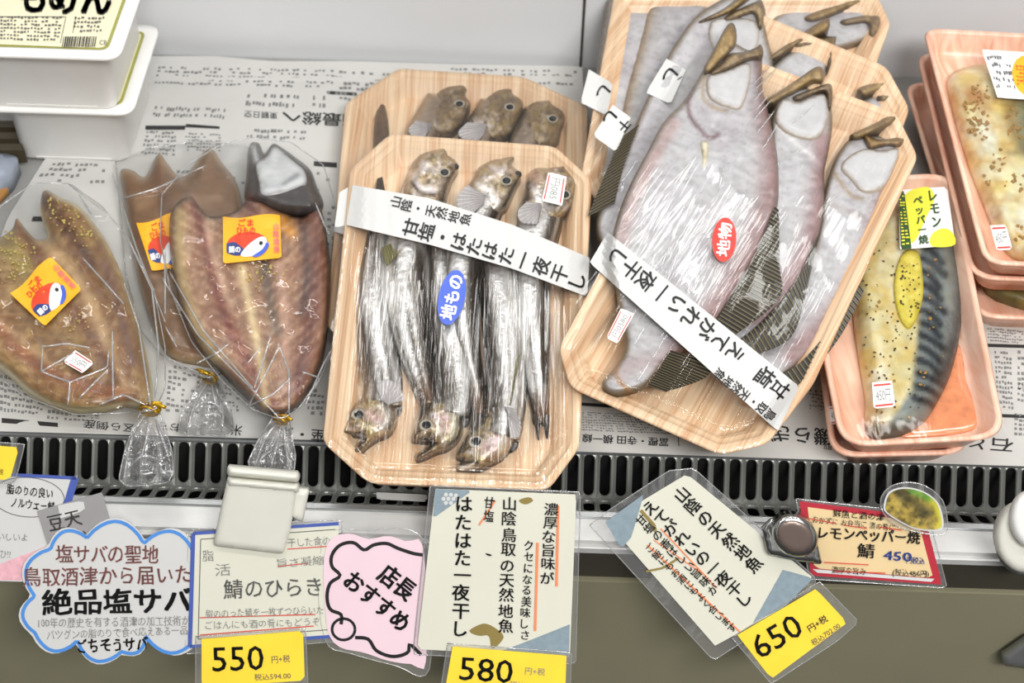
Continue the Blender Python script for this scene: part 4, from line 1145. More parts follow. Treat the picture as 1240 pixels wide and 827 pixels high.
for qa, qb in FOLDS:
    P = resample(np.array([qa, qb], float), 4, False)
    tube('film_fold', p1_.loc(P[:, 0], P[:, 1], f1(P[:, 0], P[:, 1]) + 0.0003), 0.00018 + 0.0003 * np.sin(np.linspace(0.05, math.pi - 0.05, len(P))), M['film_edge'], tc_, 6)
b1 = card_sheet('paper_band', [(736, 281), (968, 468), (942, 522), (714, 318)], p1_, f1, 0.0002, M['paper'], tc_, 7, 0.0008)
lettering([band_text('甘塩 えてがれい一夜干し', (954, 478), (738, 304), 25, 0.02), band_text('鳥取・天然地魚', (938, 506), (866, 450), 15, 0.02)], p1_, f1, M['ink'], b1, 0.0014, 'lettering', 1.0)
ov1 = card_sheet('oval_sticker', oval(877, 290, 27, 14.5, 94), p1_, f1, 0.0002, M['oval_r'], tc_, 4, 0.0008)
lettering([('地物', 877, 290, 40, 17, -84, 0.03)], p1_, f1, M['stk_w'], ov1, 0.0014)
ps1 = price_sticker(tc_, p1_, f1, [(768, 380), (748, 416), (734, 409), (752, 373)], -62, '円0580', off=0.0008)
# ================================================================== pink wood-print trays of seasoned mackerel fillets
PINK = [(0.010, -0.018), (0.004, -0.006), (0.0015, -0.002), (0.0, -0.0010), (0.0010, 0.0002), (0.0030, 0.0002), (0.0040, -0.0012), (0.0075, -0.0105), (0.0095, -0.0148), (0.0125, -0.0160)]
def pink_tray(label, plane, outline, r=0.016):
    c = np.mean(np.array(outline, float), axis=0); pl = plane.at(*c)
    t = thing('rounded_tray', label, 'food tray', pl, 'pink wood-print fish trays')
    tray_shell('tray_shell', outline, pl, PINK, r, M['pink'], t, 9)
    return t, pl

def sprinkle(name, n, region, plane, hf, size, mats, parent, seed, th=0.0006, dens=None):
    """loose flakes nobody would count, as one mesh"""
    r = random.Random(seed); P = np.array(region, float); V, Fc = [], []; k = 0
    x0, y0 = P.min(0); x1, y1 = P.max(0); tries = 0
    while k < n and tries < n * 60:
        tries += 1
        x, y = r.uniform(x0, x1), r.uniform(y0, y1)
        if not inside(np.array([x]), np.array([y]), P)[0]:
            continue
        if dens is not None and fbm(np.array([x / dens]), np.array([y / dens]), seed)[0] < 0.5:
            continue
        h = float(ev(hf, np.array([x]), np.array([y]))[0]); s = size * r.uniform(0.5, 1.5); a0 = r.uniform(0, 6)
        m_ = 5
        px = [x + s * r.uniform(0.6, 1) * math.cos(a0 + 2 * math.pi * i / m_) for i in range(m_)]
        py = [y + s * r.uniform(0.5, 1) * math.sin(a0 + 2 * math.pi * i / m_) for i in range(m_)]
        low = plane.loc(px, py, h - 0.0003); top = plane.loc(np.array(px) * 0.7 + x * 0.3, np.array(py) * 0.7 + y * 0.3, h + th)
        b = len(V); V += list(low) + list(top)
        for i in range(m_):
            j = (i + 1) % m_; Fc.append((b + j, b + i, b + m_ + i, b + m_ + j))
        Fc.append(tuple(b + m_ + i for i in range(m_))[::-1]); k += 1
    o = mesh_from(name, V, Fc, mats, parent, False); o['kind'] = 'stuff'
    return o

# stack of two under and beside the flatfish
PL0 = plane2((1080, 552), 0.0195, (1060, 260), 0.0195)
u0, pu0 = pink_tray('lower pink wood-print tray, mostly hidden under the lemon pepper mackerel tray', PL0, [(975, 300), (1130, 300), (1176, 549), (1006, 553)])
price_sticker(u0, pu0, 0.0006, [(1003, 492), (1020, 490), (1021, 512), (1006, 514)], -10, '450円')
PL1 = plane2((1120, 540), 0.0385, (1125, 212), 0.041)
lemon_out = [(955, 218), (1154, 208), (1220, 530), (1018, 541)]
lt, plt = pink_tray('pink wood-print tray holding the mackerel fillet with a lemon slice', PL1, lemon_out, 0.018)
MB = (34, 42, 44)
fil = [(1030, 300), (1090, 232), (1120, 222), (1150, 240), (1160, 290), (1166, 350), (1163, 400), (1152, 450), (1134, 488), (1116, 512), (1090, 524), (1052, 524), (1048, 480), (1040, 430), (1034, 380)]
pfil = plt.at(1100, 380)
mf = thing('mackerel_fillet', 'blue-striped mackerel fillet seasoned with pepper, under the lemon slice', 'fish', pfil, 'seasoned mackerel fillets')
bars_ = [([(1110 + 4 * math.sin(i), 296 + i * 15.5), (1126, 302 + i * 15.5), (1140 + 4 * math.sin(i * 2), 318 + i * 15)], 4.3, (20, 26, 30), 1.25) for i in range(13)]
def fcol(X, Y, d):
    back = np.interp(Y, [220, 300, 400, 470, 524], [1118, 1110, 1108, 1100, 1066]) + 6 * (fbm(X / 12, Y / 12, 4) - 0.5)
    c = paint((200, 190, 142), [(28, 0.7, (226, 222, 206), 5), (16, 0.6, (196, 164, 78), 6), (9, 0.35, (186, 150, 70), 8)], [([(1034, 382), (1060, 374), (1100, 372)], 2, (160, 140, 80), 0.7)])(X, Y, d)
    b = paint((110, 118, 118), [(14, 0.5, (160, 164, 156), 5), (12, 0.4, (112, 112, 84), 9)], bars_ + [([(1158, 262), (1166, 340), (1162, 400), (1146, 456)], 10, (28, 34, 34), 0.95)])(X, Y, d)
    k = np.clip((X - back) / 8, 0, 1)[:, None]
    c = c * (1 - k) + b * k
    k = np.clip((Y - 508) / 10, 0, 1)[:, None] * 0.7
    return c * (1 - k) + np.array([58., 58, 44]) * k
fl_h = lambda X, Y, d=None: -0.0155 + 0.0135 * np.sqrt(np.clip(sdist(X, Y, crom(fil, 5)) / 20.0, 0.04, 1)) + 0.0008 * fbm(np.asarray(X) / 14, np.asarray(Y) / 14, 3)
solid('flesh', crom(fil, 5), pfil, fl_h, -0.0158, M['skin'], mf, 4, fcol)
sprinkle('pepper', 130, [(1036, 330), (1100, 250), (1130, 270), (1140, 400), (1110, 505), (1058, 515)], pfil, lambda X, Y: fl_h(X, Y), 1.7, M['specks'], mf, 5)
sprinkle('seasoning', 60, [(1040, 390), (1130, 300), (1156, 400), (1120, 505), (1060, 515)], pfil, lambda X, Y: fl_h(X, Y), 2.4, M['pepper'], mf, 6, dens=18)
pls = plt.at(1101, 348)
sl = thing('lemon_slice', 'thin yellow lemon slice dotted with pepper on the striped mackerel fillet', 'lemon slice', pls)
lem = [(1100, 302), (1112, 306), (1117, 330), (1118, 356), (1112, 380), (1102, 396), (1092, 388), (1084, 362), (1084, 334), (1090, 312)]
lm_h = lambda X, Y, d=None: fl_h(X, Y) + 0.0016
solid('flesh', crom(lem, 5), pls, lm_h, -0.006, M['skin'], sl, 3, paint((206, 190, 70), [(10, 0.7, (176, 152, 40), 3), (6, 0.5, (226, 216, 120), 5)], edge=((168, 150, 30), 3, 0.8)))
sprinkle('pepper', 45, [(1092, 320), (1112, 318), (1114, 370), (1100, 388), (1090, 365)], pls, lambda X, Y: lm_h(X, Y), 1.7, M['specks'], sl, 7)
solid('sauce', crom([(1120, 500), (1146, 452), (1158, 416), (1166, 430), (1170, 462), (1182, 480), (1192, 505), (1178, 520), (1140, 527), (1090, 528)], 5), plt, lambda X, Y, d: -0.0152 + 0.0008 * np.minimum(1, d / 6), -0.0158, mat('orange_sauce', (220, 140, 98), 0.12, var=0.2, scale=150, coat=1.0), lt, 5)
fl = film_height(lemon_out, 0.0022, 40, amp=0.0016, seed=12, sx=50, sy=50)
skin('film', crom(lemon_out, 1), plt, fl, M['film_trayr'], lt, 10)
lab = card_sheet('lemon_label', [(1088, 230), (1147, 226), (1157, 297), (1090, 302)], plt, fl, 0.00015, M['stk_w'], lt, 8, 0.0006)
card_sheet('lemon_print', crom([(1092, 240), (1122, 226), (1132, 240), (1122, 262), (1108, 292), (1094, 290)], 4), plt, fl, 0.0001, M['lemon'], lab, 6, 0.0008)
card_sheet('lemon_print', crom([(1128, 298), (1128, 284), (1142, 276), (1154, 282), (1156, 297)], 4), plt, fl, 0.0001, M['lemon'], lab, 6, 0.0008)
card_sheet('green_strip', [(1088, 232), (1095, 231), (1104, 301), (1091, 302)], plt, fl, 0.0001, M['dgreen'], lab, 6, 0.0009)
lettering([('レモン', 1132, 252, 13, 48, -8, 0.03, True), ('ペッパー焼', 1115, 266, 12, 60, -8, 0.03, True)], plt, fl, M['dgreen'], lab, 0.0013)
rects(printed([(1089, 236), (1095, 236), (1103, 297), (1092, 298)], 16, 2, rng, 0.9), plt, fl, M['lemon'], lab, 0.0013, 'small_print')
price_sticker(lt, plt, fl, [(1056, 463), (1080, 461), (1084, 492), (1058, 495)], -4, '450円', off=0.0008)

# stack of three behind, at the shelf's right end
PT0 = plane2((1215, 384), 0.0195, (1150, 100), 0.0215)
PT1 = plane2((1215, 337), 0.040, (1150, 60), 0.046)
PT2 = plane2((1215, 320), 0.057, (1150, 34), 0.066)
a0, pa0 = pink_tray('lowest pink wood-print tray of the three stacked behind the lemon pepper tray', PT0, [(1094, 98), (1350, 110), (1420, 392), (1180, 384)])
q0 = thing('mackerel_fillet', 'dark seasoned mackerel fillet in the lowest tray, seen through the gap', 'fish', pa0.at(1230, 350), 'seasoned mackerel fillets')
solid('flesh', crom([(1140, 150), (1300, 160), (1330, 366), (1205, 364), (1180, 300)], 4), pa0, lambda X, Y, d: -0.0155 + 0.012 * np.sqrt(np.minimum(1, d / 16)), -0.0158, M['skin'], q0, 8, paint((96, 92, 52), [(20, 0.7, (140, 120, 60), 3), (8, 0.5, (52, 50, 34), 4)]))
q0.matrix_world = pa0.mw()
a1, pa1 = pink_tray('middle pink wood-print tray of the three stacked behind the lemon pepper tray', PT1, [(1109, 62), (1350, 74), (1415, 346), (1176, 337)])
a2, pa2 = pink_tray('topmost pink wood-print tray with a white label, holding a pale seasoned fillet', PT2, [(1117, 33), (1360, 46), (1420, 330), (1192, 319)], 0.013)
fil2 = [(1148, 98), (1160, 84), (1190, 78), (1240, 76), (1330, 90), (1350, 200), (1370, 300), (1300, 312), (1236, 312), (1212, 290), (1190, 240), (1168, 180), (1154, 130)]
pf2 = pa2.at(1230, 190)
m2_ = thing('mackerel_fillet', 'pale fillet with brown pepper seasoning in the topmost pink tray', 'fish', pf2, 'seasoned mackerel fillets')
f2_h = lambda X, Y, d=None: -0.0155 + 0.0125 * np.sqrt(np.clip(sdist(X, Y, crom(fil2, 4)) / 18.0, 0.04, 1)) + 0.001 * fbm(np.asarray(X) / 16, np.asarray(Y) / 16, 13)
solid('flesh', crom(fil2, 4), pf2, f2_h, -0.0158, M['skin'], m2_, 6, paint((212, 204, 158), [(26, 0.75, (206, 206, 192), 14), (16, 0.7, (206, 176, 88), 16), (11, 0.5, (158, 108, 46), 19)], [([(1178, 112), (1184, 118)], 12, (150, 92, 40), 0.8), ([(1222, 130), (1228, 160), (1236, 176)], 8, (130, 100, 40), 0.8), ([(1240, 130), (1246, 180)], 12, (74, 82, 62), 0.8), ([(1188, 182), (1240, 184)], 1.6, (110, 90, 40), 0.8)]))
sprinkle('seasoning', 150, [(1160, 100), (1245, 110), (1250, 300), (1222, 296), (1180, 200)], pf2, lambda X, Y: f2_h(X, Y), 2.6, M['pepper'], m2_, 15, dens=22)
ft2 = film_height([(1117, 33), (1360, 46), (1420, 330), (1192, 319)], 0.0018, 36, amp=0.0012, seed=13, sx=50, sy=50)
skin('film', [(1117, 33), (1360, 46), (1420, 330), (1200, 319)], pa2, ft2, M['film_trayr'], a2, 12)
l2 = card_sheet('paper_label', [(1189, 60), (1290, 66), (1300, 124), (1208, 118)], pa2, ft2, 0.00015, M['stk_w'], a2, 10, 0.0006)
card_sheet('round_print', oval(1246, 92, 26, 20, 70), pa2, ft2, 0.0001, M['stk_y'], l2, 8, 0.0008)
rects(printed([(1194, 66), (1222, 68), (1232, 112), (1208, 110)], 5, 9, rng, 0.7), pa2, ft2, M['dgrey'], l2, 0.0010, 'small_print')
rects(printed([(1230, 78), (1246, 80), (1246, 104), (1232, 104)], 6, 4, rng, 0.8), pa2, ft2, M['stk_r'], l2, 0.0013, 'small_print')
price_sticker(a2, pa2, ft2, [(1199, 273), (1218, 272), (1226, 302), (1207, 303)], -10, '450円', off=0.0008)
# ================================================================== opened, dried mackerel in clear bags tied with gold wire
def tie(parent, plane, px, py, h, r_px, ang, ends=1):
    c = plane.loc(px, py, h)[0]; e = plane.loc(px + r_px, py, h)[0]; r = np.linalg.norm(e - c)
    a = math.radians(ang); dx = np.array([math.cos(a), -math.sin(a), 0.0])
    pts = []
    for i in range(0, 60):
        t = i / 59 * 2 * math.pi * 2.2
        pts.append(c + dx * r * math.cos(t) + np.array([-dx[1], dx[0], 0]) * (i / 59 - 0.5) * r * 0.9 + np.array([0, 0, 1]) * r * 0.75 * math.sin(t))
    o = tube('gold_tie', pts, r * 0.16, M['gold'], parent, 6)
    t0 = c + np.array([0, 0, r * 0.8])
    for k in range(2):
        s = 1 if k else 0.7
        q = [t0 + dx * r * s * f * 1.9 + np.array([-dx[1], dx[0], 0]) * r * (0.25 - 0.4 * k) * f + np.array([0, 0, 1]) * r * 0.2 * math.sin(f * 3) for f in np.linspace(0, 1, 6)]
        tube('wire_end', q, r * 0.2, M['gold'], o, 6)
    return o

def label_sticker(parent, plane, hf, quad, off=0.0007):
    """orange-yellow sticker: red plaque, blue ground and a leaping fish, with printed words"""
    q = np.array(quad, float)
    def L(u, v):
        return (q[0] * (1 - u) + q[1] * u) * (1 - v) + (q[3] * (1 - u) + q[2] * u) * v
    ux = q[1] - q[0]; ang = math.degrees(math.atan2(ux[1], ux[0])); w = np.linalg.norm(ux); h = np.linalg.norm(q[3] - q[0])
    edge = [L(u, 0.04 * math.sin(u * 6)) for u in np.linspace(0, 1, 8)] + [L(1, v) for v in np.linspace(0.2, 1, 4)] + [L(u, 1) for u in np.linspace(0.85, 0, 6)] + [L(0, v) for v in (0.7, 0.4, 0.2)]
    s = card_sheet('picture_sticker', edge, plane, hf, 0.00015, M['stk_y'], parent, 5, off)
    def ov(u, v, a, b, n=20):
        return [L(u + a * math.cos(t), v + b * math.sin(t)) for t in np.linspace(0, 2 * math.pi, n, endpoint=False)]
    card_sheet('red_plaque', ov(0.42, 0.62, 0.36, 0.27), plane, hf, 0.0001, M['stk_r'], s, 4, off + 0.0002)
    card_sheet('blue_ground', [L(0.06, 0.58), L(0.2, 0.55), L(0.34, 0.7), L(0.42, 0.86), L(0.2, 0.86), L(0.06, 0.78)], plane, hf, 0.0001, M['stk_b'], s, 4, off + 0.0003)
    card_sheet('fish_print', crom([L(0.3, 0.86), L(0.42, 0.66), L(0.6, 0.5), L(0.72, 0.48), L(0.76, 0.62), L(0.66, 0.8), L(0.48, 0.9)], 3), plane, hf, 0.0001, M['stk_w'], s, 4, off + 0.0004)
    card_sheet('fish_back', crom([L(0.5, 0.9), L(0.68, 0.76), L(0.75, 0.6), L(0.80, 0.66), L(0.72, 0.84), L(0.58, 0.93)], 3), plane, hf, 0.0001, M['oval_b'], s, 4, off + 0.0006)
    card_sheet('fish_eye', ov(0.655, 0.62, 0.035, 0.05, 10), plane, hf, 0.0001, M['ink'], s, 2, off + 0.0006)
    c1, c2, c3 = L(0.4, 0.24), L(0.92, 0.52), L(0.2, 0.72)
    lettering([('ごま', c1[0], c1[1] - h * 0.09, w * 0.26, h * 0.17, ang, 0.03), ('ひもの', c1[0], c1[1] + h * 0.07, w * 0.32, h * 0.17, ang, 0.03)], plane, hf, M['stk_r'], s, off + 0.0006)
    lettering([('山陰境港', c2[0], c2[1], w * 0.11, h * 0.66, ang, 0.02, True)], plane, hf, M['stk_p'], s, off + 0.0006)
    lettering([('鯖の', c3[0], c3[1], w * 0.2, h * 0.15, ang, 0.03)], plane, hf, M['stk_w'], s, off + 0.0007)

def fish_bag(n, label, flabel, plane, fish_out, bag_out, tie_px, tail_out, base, thick, colf, tie_ang=10, seed=0, season=None, extra=None, tail_h=0.012, r_tie=11, creases=(), tail_creases=()):
    c = np.mean(np.array(fish_out, float), axis=0); pl = plane.at(*c)
    fo = crom(fish_out, 5)
    def fh(X, Y, d=None):
        s = sdist(X, Y, fo)
        k = np.clip(s / 20.0, 0, 1)
        return base + thick * (0.3 + 0.7 * np.sqrt(np.maximum(0, 1 - (1 - k) ** 2))) * np.clip(s * 2 + 1, 0, 1) + 0.0016 * (fbm(np.asarray(X) / 18, np.asarray(Y) / 30, seed) - 0.5) * k
    f = thing('opened_mackerel', flabel, 'fish', pl, 'opened dried mackerel')
    solid('flesh', fo, pl, fh, base, M['skin'], f, 3.6, colf)
    if season:
        for i, (reg, cnt) in enumerate(season):
            sprinkle('seasoning', cnt, reg, pl, lambda X, Y: fh(X, Y), 1.9, M['season'], f, seed + i, 0.0008)
    b = thing('plastic_bag', label, 'bag', pl, 'clear bags of dried fish')
    bo = np.array(bag_out, float); tx, ty = tie_px
    def bh(X, Y, d=None):
        X = np.asarray(X, float); Y = np.asarray(Y, float)
        s = sdist(X, Y, fo)
        inn = fh(X, Y) + 0.0012
        outr = base + 0.0012 + (thick * 0.35) * np.exp(np.minimum(s, 0) / 10.0)
        h = np.where(s > 0, inn, outr)
        rr = np.hypot(X - tx, Y - ty); th = np.arctan2(Y - ty, X - tx)
        g = np.exp(-rr / 55.0)
        h = h + g * 0.0045 * np.abs(np.sin(th * 11 + 2 * vn(rr / 25, th * 3, seed))) + np.exp(-(rr / 16) ** 2) * 0.006
        ca = vn(X / 26 + Y / 60, Y / 26, seed + 2); cb = vn(X / 17 - Y / 40, Y / 19, seed + 4)
        h = h + 0.0022 * np.abs(ca - 0.5) + 0.0016 * np.abs(cb - 0.5)
        for cr in creases:
            h = h + 0.0030 * np.exp(-segdist(X, Y, np.array(cr, float), False) / 2.6)
        return h
    skin('film', bo, pl, bh, M['film_bag'], b, 3.4, 0.0004, smooth=True)
    for cr in creases:
        P = resample(np.array(cr, float), 5, False)
        tube('film_fold', pl.loc(P[:, 0], P[:, 1], bh(P[:, 0], P[:, 1]) + 0.0002), 0.00040 + 0.0002 * np.sin(np.linspace(0, math.pi, len(P))), M['film_edge'], b, 6)
    P = resample(np.vstack([bo, bo[:1]]), 6, False)
    tube('film_edge', pl.loc(P[:, 0], P[:, 1], bh(P[:, 0], P[:, 1])), 0.00038, M['film_edge'], b, 6)
    # gathered tail of the bag beyond the tie: two crumpled sheets
    to = np.array(tail_out, float)
    def thh(X, Y, d=None):
        rr = np.hypot(X - tx, Y - ty); th = np.arctan2(Y - ty, X - tx)
        return base + 0.004 + tail_h * 0.6 * np.minimum(1, (d if d is not None else 0) / 14) + 0.0045 * np.abs(np.sin(th * 8 + 2 * vn(rr / 18, th * 4, seed + 6))) * np.clip(rr / 20, 0.2, 1) + 0.003 * np.abs(vn(X / 10, Y / 14, seed) - 0.5)
    skin('gathered_end', to, pl, thh, M['film_crumple'], b, 3.0, 0.0, smooth=True)
    skin('gathered_end', to, pl, lambda X, Y, d: base + 0.002 + 0.002 * vn(X / 9, Y / 12, seed + 3), M['film_crumple'], b, 5.5, 0.0, smooth=False)
    P = resample(np.vstack([to, to[:1]]), 5, False)
    tube('film_edge', pl.loc(P[:, 0], P[:, 1], thh(P[:, 0], P[:, 1], np.zeros(len(P)))), 0.0004, M['film_edge'], b, 6)
    for cr in tail_creases:
        P = resample(crom(cr, 6, False), 4, False)
        tube('film_fold', pl.loc(P[:, 0], P[:, 1], thh(P[:, 0], P[:, 1], segdist(P[:, 0], P[:, 1], to)) + 0.0004), 0.0002 + 0.0006 * np.sin(np.linspace(0, math.pi, len(P))), M['film_edge'], b, 6)
    tie(b, pl, tx, ty, base + 0.006, r_tie, tie_ang)
    return b, f, pl, fh, bh

DKB = flat(0.0024)
# bag behind
fo_b = [(146, 208), (160, 206), (176, 214), (192, 186), (204, 200), (222, 214), (252, 180), (268, 196), (290, 230), (300, 300), (296, 380), (276, 420), (258, 440), (236, 438), (216, 434), (200, 424), (184, 392), (170, 350), (160, 300), (152, 250)]
cb = paint((126, 94, 66), [(22, 0.6, (150, 120, 92), 3), (9, 0.5, (112, 82, 58), 5)], [([(150, 220), (166, 290), (190, 380)], 6, (118, 84, 58), 0.7), ([(186, 200), (205, 260), (225, 340), (238, 420)], 9, (112, 80, 62), 0.6)], edge=((186, 158, 118), 5, 0.7))
bb, fb_, plb, fhb, bhb = fish_bag(1, 'clear bag of brown fish tied with gold wire, lying beneath two other bags', 'brown opened fish in the bag lying beneath its two neighbours', DKB, fo_b,
    [(140, 196), (180, 180), (240, 170), (300, 176), (320, 240), (315, 340), (296, 420), (270, 452), (250, 458), (222, 446), (196, 430), (170, 400), (152, 330)], (254, 458),
    [(246, 456), (262, 456), (270, 474), (280, 500), (284, 522), (274, 528), (250, 526), (226, 528), (216, 522), (220, 500), (236, 474)], 0.0005, 0.010, cb, 200, 31, r_tie=9, creases=[[(136, 210), (165, 300), (200, 390)], [(150, 240), (190, 228), (250, 200)], [(196, 430), (250, 456)], [(200, 395), (214, 420)]], tail_creases=[[(252, 462), (236, 490), (226, 524)], [(256, 462), (262, 490), (274, 505)], [(230, 500), (250, 486), (276, 498)], [(262, 470), (270, 500), (268, 524)]])
label_sticker(bb, plb, bhb, [(165, 270), (222, 256), (226, 322), (184, 328)])

# middle bag, lying over it
fo_m = [(206, 262), (216, 244), (232, 238), (244, 254), (256, 262), (284, 256), (300, 240), (308, 226), (338, 250), (366, 262), (378, 236), (390, 256), (398, 300), (400, 350), (396, 400), (388, 440), (372, 474), (352, 496), (336, 500), (318, 496), (296, 476), (270, 450), (246, 424), (226, 390), (214, 350), (206, 306)]
RB = (122, 70, 56)
RD = (104, 50, 40); PL_ = (222, 196, 160)
cm0 = paint((138, 98, 72), [(24, 0.6, (172, 134, 102), 3), (12, 0.5, (138, 92, 72), 6), (6, 0.4, (214, 190, 158), 9), (4, 0.35, (120, 84, 66), 12)],
    [([(236, 246), (250, 300), (268, 370), (300, 440), (330, 490)], 7, RD, 0.9), ([(380, 250), (384, 320), (374, 400), (360, 470)], 12, (90, 48, 40), 0.85), ([(366, 270), (372, 330), (366, 380)], 6, (66, 44, 42), 0.8),
     ([(218, 258), (218, 320), (236, 390), (262, 434)], 8, (196, 172, 120), 0.8), ([(292, 320), (302, 370), (314, 430), (322, 490)], 6, (222, 200, 152), 0.9), ([(318, 300), (324, 350), (336, 400)], 7, (70, 60, 54), 0.75),
     ([(250, 270), (258, 310), (280, 370)], 5, (214, 180, 156), 0.6), ([(300, 244), (310, 262), (330, 280)], 9, (92, 44, 38), 0.85), ([(342, 268), (352, 280)], 8, (214, 140, 36), 0.85), ([(340, 320), (346, 400), (344, 470)], 6, (206, 166, 146), 0.6), ([(282, 400), (312, 470)], 5, (150, 96, 80), 0.6)], edge=((70, 54, 44), 3.5, 0.9))
def chevron(cf, axis, amp, col, pitch):
    """muscle blocks: slanting bands either side of a midline"""
    A, B = np.array(axis[0], float), np.array(axis[1], float); d = B - A; d /= np.linalg.norm(d); n = np.array([-d[1], d[0]])
    def f(X, Y, dd=None):
        c = cf(X, Y, dd); u = (X - A[0]) * d[0] + (Y - A[1]) * d[1]; v = (X - A[0]) * n[0] + (Y - A[1]) * n[1]
        w = np.sin((u + 0.75 * np.abs(v)) / pitch * 2 * math.pi + 3 * fbm(X / 30, Y / 30, 4))
        k = (np.clip(w - 0.35, 0, 1) * amp * np.clip(vn(X / 25, Y / 25, 7) * 1.6, 0, 1))[:, None]
        return c * (1 - k) + np.array(col, float) * k
    return f
cm = chevron(cm0, [(310, 250), (336, 500)], 0.55, (222, 194, 166), 13)
bm_, fm_, plm, fhm, bhm = fish_bag(2, 'clear bag of pink opened mackerel with dark silver head flap, tied with gold wire', 'pink-brown opened mackerel with a black and silver flap of skin at its head', DKB, fo_m,
    [(196, 236), (226, 200), (262, 178), (300, 166), (352, 172), (392, 200), (410, 260), (412, 340), (404, 420), (384, 466), (360, 496), (344, 506), (334, 506), (306, 496), (270, 462), (232, 414), (206, 350), (194, 290)], (340, 508),
    [(330, 506), (350, 506), (354, 530), (358, 552), (356, 572), (332, 574), (306, 572), (300, 560), (312, 534)], 0.0135, 0.012, cm, 20, 37,
    season=[([(282, 302), (306, 290), (330, 296), (336, 330), (320, 346), (296, 340)], 60), ([(296, 320), (350, 310), (352, 350), (300, 360)], 25)], r_tie=9, creases=[[(196, 336), (240, 406), (300, 466), (338, 506)], [(206, 330), (246, 400), (306, 470)], [(238, 440), (262, 428), (278, 416)], [(302, 490), (322, 452), (340, 416)], [(336, 414), (350, 450), (350, 504)], [(308, 470), (318, 440), (328, 405)], [(300, 440), (316, 420)], [(366, 450), (388, 458), (362, 494)], [(382, 246), (398, 284)], [(300, 492), (330, 478), (352, 458)], [(200, 380), (200, 300)], [(404, 420), (392, 440), (370, 490)]],
    tail_creases=[[(336, 512), (322, 530), (308, 566)], [(344, 512), (346, 540), (350, 566)], [(312, 560), (330, 545), (348, 556)], [(340, 515), (334, 545), (326, 568)]])
# head flap: dark skin folded over with a pale inside
hp = solid('head_flap', crom([(296, 240), (298, 214), (300, 186), (304, 173), (314, 174), (320, 186), (330, 174), (340, 178), (360, 192), (376, 206), (384, 226), (392, 248), (384, 262), (368, 264), (340, 262), (316, 254), (304, 250)], 5), plm,
           lambda X, Y, d: 0.0135 + 0.0165 * np.sqrt(np.minimum(1, d / 16)), 0.0135, M['skin'], fm_, 3,
           paint((56, 52, 52), [(8, 0.5, (84, 76, 72), 4)], [([(306, 178), (310, 194)], 5, (176, 178, 178), 0.9), ([(300, 240), (302, 256)], 8, (96, 50, 42), 0.8)]))
solid('pale_lining', crom([(310, 198), (322, 190), (330, 178), (338, 180), (352, 192), (368, 206), (371, 220), (362, 226), (340, 234), (318, 236), (314, 222)], 5), plm,
      lambda X, Y, d: 0.0301 + 0.0012 * np.minimum(1, d / 8), 0.026, M['skin'], hp, 3, paint((176, 178, 178), [(14, 0.6, (144, 146, 148), 3)], [([(344, 222), (360, 212)], 3, (110, 112, 114), 0.8)], edge=((120, 116, 114), 3, 0.6)))
label_sticker(bm_, plm, bhm, [(270, 262), (339, 261), (341, 312), (270, 319)])

# left bag, partly out of view
fo_l = [(14, 278), (20, 264), (30, 276), (44, 290), (58, 286), (50, 262), (50, 238), (56, 230), (72, 238), (96, 250), (118, 276), (134, 302), (150, 338), (166, 384), (176, 424), (184, 462), (182, 484), (170, 490), (150, 488), (126, 494), (96, 496), (66, 490), (36, 474), (4, 446), (-30, 420), (-50, 380), (-40, 330), (-10, 296)]
cl0 = paint((124, 90, 52), [(26, 0.6, (164, 130, 88), 3), (12, 0.55, (118, 78, 48), 6), (7, 0.4, (190, 168, 104), 9), (4, 0.35, (104, 72, 46), 12)],
    [([(54, 240), (76, 270), (110, 320)], 9, (72, 42, 26), 0.9), ([(44, 290), (80, 320), (120, 390), (150, 470)], 8, (198, 164, 122), 0.75), ([(20, 270), (60, 330), (100, 390), (140, 460)], 7, (106, 66, 46), 0.8), ([(-30, 350), (20, 420), (80, 460), (150, 480)], 9, (140, 80, 52), 0.75), ([(126, 320), (146, 380), (160, 440)], 6, (98, 66, 58), 0.75), ([(10, 300), (30, 330)], 14, (150, 136, 72), 0.7), ([(90, 300), (130, 380), (156, 460)], 4, (130, 88, 60), 0.7), ([(0, 390), (60, 440)], 5, (196, 160, 120), 0.6)], edge=((228, 212, 164), 4.0, 0.95))
cl_ = chevron(cl0, [(40, 270), (170, 480)], 0.45, (196, 162, 118), 14)
